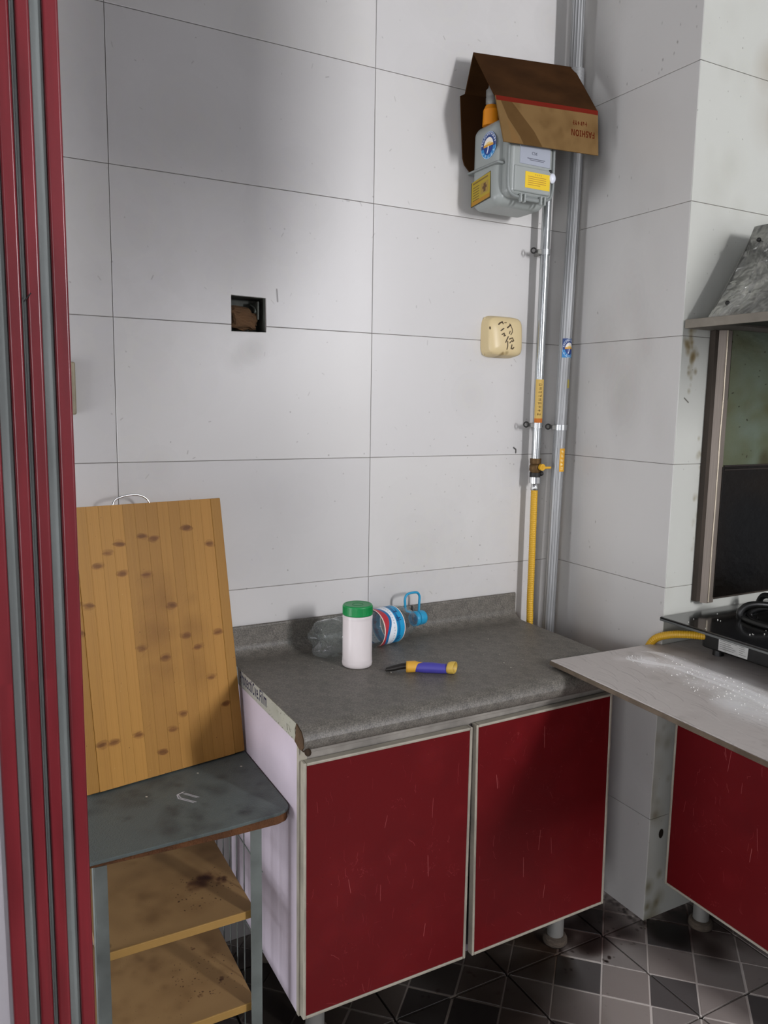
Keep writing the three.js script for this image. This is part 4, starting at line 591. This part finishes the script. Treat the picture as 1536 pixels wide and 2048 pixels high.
// clamps
function clamp(label, x, y, z, r, dx) {
  const t = thing('pipe_clamp', label, 'clamp', [x, y, 0]);
  part('band', [new THREE.CylinderGeometry(r + 0.0018, r + 0.0018, 0.014, 28, 1, true).translate(x, y, z), new THREE.CylinderGeometry(r + 0.0004, r + 0.0004, 0.014, 28, 1, true).translate(x, y, z)].map((g) => g), Object.assign(M.steel.clone(), { side: THREE.DoubleSide }), t);
  part('ear', [bx(x - r - 0.012, x - r, y - 0.006, y + 0.006, z - 0.004, z + 0.003, 0.001), bx(x - 0.004, x + 0.004, y - 0.005, y + 0.005, 0.0005, z - r + 0.001, 0.001)], M.zinc, t);
  part('screw', [new THREE.TorusGeometry(0.0065, 0.0019, 8, 18).rotateY(-0.5).translate(x - r - 0.022, y + 0.002, z - 0.004), rod(V(x - r - 0.015, y + 0.001, z - 0.005), V(x + r + 0.012, y - 0.002, z - r - 0.002), 0.0022, 8), ...(dx ? [new THREE.CylinderGeometry(0.005, 0.005, 0.01, 6).rotateZ(1.57).translate(x + r + 0.008, y - 0.003, z - r)] : [])], M.darkMetal, t, 'dark wing screw');
}
clamp('upper small steel clamp on the thin gas pipe just under the meter', -0.1115, 1.71, 0.04, 0.0118, false);
clamp('lower small steel clamp on the thin gas pipe, just below its faded yellow paper tag', -0.1125, 1.259, 0.04, 0.0118, true);
clamp('larger steel clamp band around the thick corner riser pipe', -0.0472, 1.254, 0.058, 0.0168, false);
// valve
const valve = thing('gas_valve', 'small brass gas valve with yellow lever at the lower end of the thin pipe', 'valve', [-0.1127, 1.1, 0.04]);
part('valve_body', [new THREE.CylinderGeometry(0.0155, 0.0155, 0.014, 6).translate(-0.1127, 1.1625, 0.04), lathe([[0, 1.12], [0.012, 1.12], [0.0125, 1.132], [0.016, 1.138], [0.016, 1.15], [0.0125, 1.157], [0, 1.157]], 20).translate(-0.1127, 0, 0.04), cyl(-0.1127, 1.138, 0.04, 0.008, 0.012).translate(0, 0, 0)], M.brass, valve);
part('lever', [new THREE.CylinderGeometry(0.009, 0.009, 0.008, 16).rotateX(Math.PI / 2).translate(-0.108, 1.147, 0.0615), uvm(new RoundedBoxGeometry(0.03, 0.006, 0.003, 2, 0.0014).translate(-0.092, 1.1455, 0.063)), rod(V(-0.11, 1.147, 0.05), V(-0.108, 1.147, 0.066), 0.004)], M.yellow, valve, 'yellow lever');
part('packing_nut', [new THREE.CylinderGeometry(0.0165, 0.0165, 0.012, 6).rotateY(0.3).translate(-0.1127, 1.1255, 0.04), new THREE.SphereGeometry(0.007, 10, 8).translate(-0.1, 1.129, 0.05)], M.darkMetal, valve);
part('union_nut', new THREE.CylinderGeometry(0.0162, 0.0162, 0.017, 6).rotateY(0.52).translate(-0.1127, 1.1105, 0.04), M.chrome, valve, 'bright chrome union nut');
// hose
const hoseMat = std({ color: 0xd0a022, roughness: 0.45, bumpMap: dt(16, 64, (u, v) => 0.5 + 0.5 * Math.sin(v * Math.PI * 2 * 4), false), bumpScale: 0.0012 });
hoseMat.bumpMap.repeat.set(60, 1);
const hose = thing('gas_hose', 'ribbed yellow gas hose hanging from the valve behind the worktop and reaching the stove', 'hose', [-0.1127, 0.62, 0.04]);
{
  const hp = [V(-0.1127, 1.088, 0.04), V(-0.1128, 1.0, 0.041), V(-0.1128, 0.85, 0.042), V(-0.1125, 0.74, 0.043), V(-0.111, 0.67, 0.05), V(-0.1, 0.632, 0.09), V(-0.07, 0.622, 0.18), V(-0.04, 0.625, 0.28), V(-0.021, 0.655, 0.345), V(-0.018, 0.71, 0.377), V(-0.018, 0.752, 0.405), V(-0.006, 0.769, 0.436), V(0.016, 0.777, 0.473), V(0.05, 0.777, 0.51)];
  const curve = new THREE.CatmullRomCurve3(hp, false, 'centripetal'); const N = 700, R = 16, L_ = curve.getLength(), fr = curve.computeFrenetFrames(N), pos = [], idx = [], uv = []; // corrugated tube
  for (let i = 0; i <= N; i++) { const p = curve.getPointAt(i / N), r = 0.0092 + 0.0006 * Math.sin(i / N * L_ / 0.0052 * Math.PI * 2); for (let j = 0; j <= R; j++) { const a = j / R * Math.PI * 2, c = Math.cos(a), s = Math.sin(a), n = fr.normals[i], b = fr.binormals[i]; pos.push(p.x + r * (c * n.x + s * b.x), p.y + r * (c * n.y + s * b.y), p.z + r * (c * n.z + s * b.z)); uv.push(j / R, i / N); } }
  for (let i = 0; i < N; i++) for (let j = 0; j < R; j++) { const a = i * (R + 1) + j, b = a + R + 1; idx.push(a, b, a + 1, b, b + 1, a + 1); }
  const g = new THREE.BufferGeometry(); g.setAttribute('position', new THREE.Float32BufferAttribute(pos, 3)); g.setAttribute('uv', new THREE.Float32BufferAttribute(uv, 2)); g.setIndex(idx); g.computeVertexNormals();
  part('hose_tube', g, std({ color: 0xd2a324, roughness: 0.45, side: THREE.DoubleSide }), hose);
  part('ferrule', [lathe([[0, 1.083], [0.0102, 1.083], [0.0105, 1.09], [0.0088, 1.092], [0.0088, 1.103], [0, 1.103]], 20).translate(-0.1127, 0, 0.04)], M.chrome, hose, 'chrome hose end');
}

// ---- wall fittings
{
  const t = thing('socket_cover', 'domed beige plastic socket cover with black handwriting, on the wall left of the pipes', 'socket cover', [-0.215, 1.494, 0]);
  const N = 28, pos = [], uv = [], idx = []; const x0 = -0.279, x1 = -0.160, y0 = 1.435, y1 = 1.5425;
  // dome: rounded-square outline, pillowed front, full depth near the left edge
  for (let i = 0; i <= N; i++) for (let j = 0; j <= N; j++) { const a = i / N * 2 - 1, b = j / N * 2 - 1; const e = Math.pow(Math.pow(Math.abs(a), 5) + Math.pow(Math.abs(b), 5), 0.2), m = Math.max(Math.abs(a), Math.abs(b)), f = m > 0 ? 1 - 0.1 * (1 - m / Math.max(e, 1e-6)) * 0 : 1; const k = e > 0 ? m / e : 1; const px = a * k, py = b * k; const h = 0.012 + 0.026 * Math.pow(Math.max(0, 1 - Math.pow(m, 4)), 0.5) * (1 - 0.22 * b) ; pos.push((x0 + x1) / 2 + px * (x1 - x0) / 2, (y0 + y1) / 2 + py * (y1 - y0) / 2, m >= 0.999 ? 0.0 : h); uv.push((px + 1) / 2, (py + 1) / 2); }
  for (let i = 0; i < N; i++) for (let j = 0; j < N; j++) { const a = i * (N + 1) + j, b = a + N + 1; idx.push(a, b, a + 1, b, b + 1, a + 1); }
  const g = new THREE.BufferGeometry(); g.setAttribute('position', new THREE.Float32BufferAttribute(pos, 3)); g.setAttribute('uv', new THREE.Float32BufferAttribute(uv, 2)); g.setIndex(idx); g.computeVertexNormals();
  const ink = cv(256, 256, (x, w, h) => { // brush strokes
    const s = 256 / 1250, P = (a, b) => [(a - 290) * s * 1.02 + 6, (b - 590) * s * 1.02 + 2], K = (pts, lw, al = 0.9) => strokeLine(x, pts.map((p) => P(...p)), lw, `rgba(52,38,14,${al})`);
    K([[590, 860], [640, 815], [720, 780]], 8); K([[715, 780], [735, 830]], 7); K([[790, 800], [850, 790]], 6, 0.6); K([[870, 940], [970, 860]], 8); K([[960, 830], [985, 870]], 7); K([[990, 890], [1025, 970], [1020, 1070], [970, 1140]], 6, 0.7); K([[950, 1040], [925, 1110]], 6, 0.8); K([[650, 1040], [745, 970]], 7); K([[680, 1150], [750, 1110], [760, 1140], [740, 1190], [790, 1170]], 7, 0.8); K([[880, 1205], [795, 1370]], 7); K([[860, 1340], [860, 1480], [845, 1570]], 7, 0.8); K([[920, 1270], [1020, 1230], [1060, 1310], [1010, 1340]], 7, 0.8); K([[930, 1380], [1000, 1310]], 6, 0.8); K([[1000, 1440], [980, 1540], [1030, 1550], [1065, 1510]], 8, 0.8); K([[350, 950], [352, 1000]], 7, 0.8);
    blob(x, 110, 245, 20, '120,100,60', 0.5, 10);
  });
  part('cover_shell', g, std({ color: 0xd6c294, roughness: 0.4, map: ink, side: THREE.DoubleSide }), t);
  part('back_plate', bx(-0.274, -0.166, 1.440, 1.537, 0.0005, 0.007, 0.003, 2), M.beige, t);
}
{
  const t = thing('light_switch', 'greasy beige switch plate on the wall, half hidden by the red door frame', 'light switch', [-1.318, 1.33, 0]);
  part('switch_plate', bx(-1.362, -1.2765, 1.278, 1.384, 0.0005, 0.01, 0.004, 3), std({ color: 0xa89f84, roughness: 0.4, map: rep(tGrime, 6) }), t);
  part('rocker', bx(-1.345, -1.294, 1.296, 1.366, 0.01, 0.0135, 0.002, 2), std({ color: 0xb3ac90, roughness: 0.35, map: rep(tGrime, 7) }), t);
}
{
  const t = thing('junction_box', 'open square wall box without cover, stuffed with brown debris, in the tiled wall', 'wall box', [-0.908, 1.4635, -0.06]);
  const [a, b, c, d] = HOLE, e = 0.0012, boxM = std({ color: 0x5f645c, roughness: 0.55, map: rep(tGrime, 14) });
  part('box_shell', [bx(a + 0.0005, a + 0.0005 + e, c, d, -0.062, -0.006, 0.0004), bx(b - 0.0005 - e, b - 0.0005, c, d, -0.062, -0.006, 0.0004), bx(a + e, b - e, c + 0.0003, c + e, -0.062, -0.006, 0.0004), bx(a + e, b - e, d - e, d - 0.0003, -0.062, -0.006, 0.0004), bx(a + 0.001, b - 0.001, c, d, -0.064, -0.062, 0.0004), bx(b - 0.016, b - 0.012, c + 0.03, d - 0.008, -0.05, -0.012, 0.001)], boxM, t);
  const g = new THREE.IcosahedronGeometry(1, 4); const p = g.attributes.position; // torn wad of brown paper and mortar
  for (let i = 0; i < p.count; i++) { const v = V(p.getX(i), p.getY(i), p.getZ(i)); const n = fbm(v.x * 0.4 + 0.5, v.y * 0.4 + v.z * 0.23 + 0.5, 6, 4, 121) - 0.45; const k = 1 + n * 0.9; const ex = Math.sign(v.x) * Math.pow(Math.abs(v.x), 0.6), ey = Math.sign(v.y) * Math.pow(Math.abs(v.y), 0.65); let X = ex * k * 0.036, Y = ey * k * 0.024; X -= 0.0; Y += X > 0.015 ? -0.006 : 0; p.setXYZ(i, Math.max(-0.0345, Math.min(0.033, X)) - 0.004, Y, v.z * k * 0.018); }
  g.computeVertexNormals();
  part('debris', g.translate(-0.908, 1.496, -0.03), std({ color: 0x7a5c40, roughness: 0.95, map: rep(tGrime, 3), bumpMap: rep(nFine, 1), bumpScale: 0.004 }), t, 'torn brown wad');
  part('wire_stub', [tube([V(-0.885, 1.53, -0.055), V(-0.884, 1.52, -0.03), V(-0.887, 1.512, -0.016), V(-0.89, 1.508, -0.01)], 0.0018, 20, 8)], std({ color: 0x9aa39a, roughness: 0.5 }), t);
}

renderer.render(scene, camera);
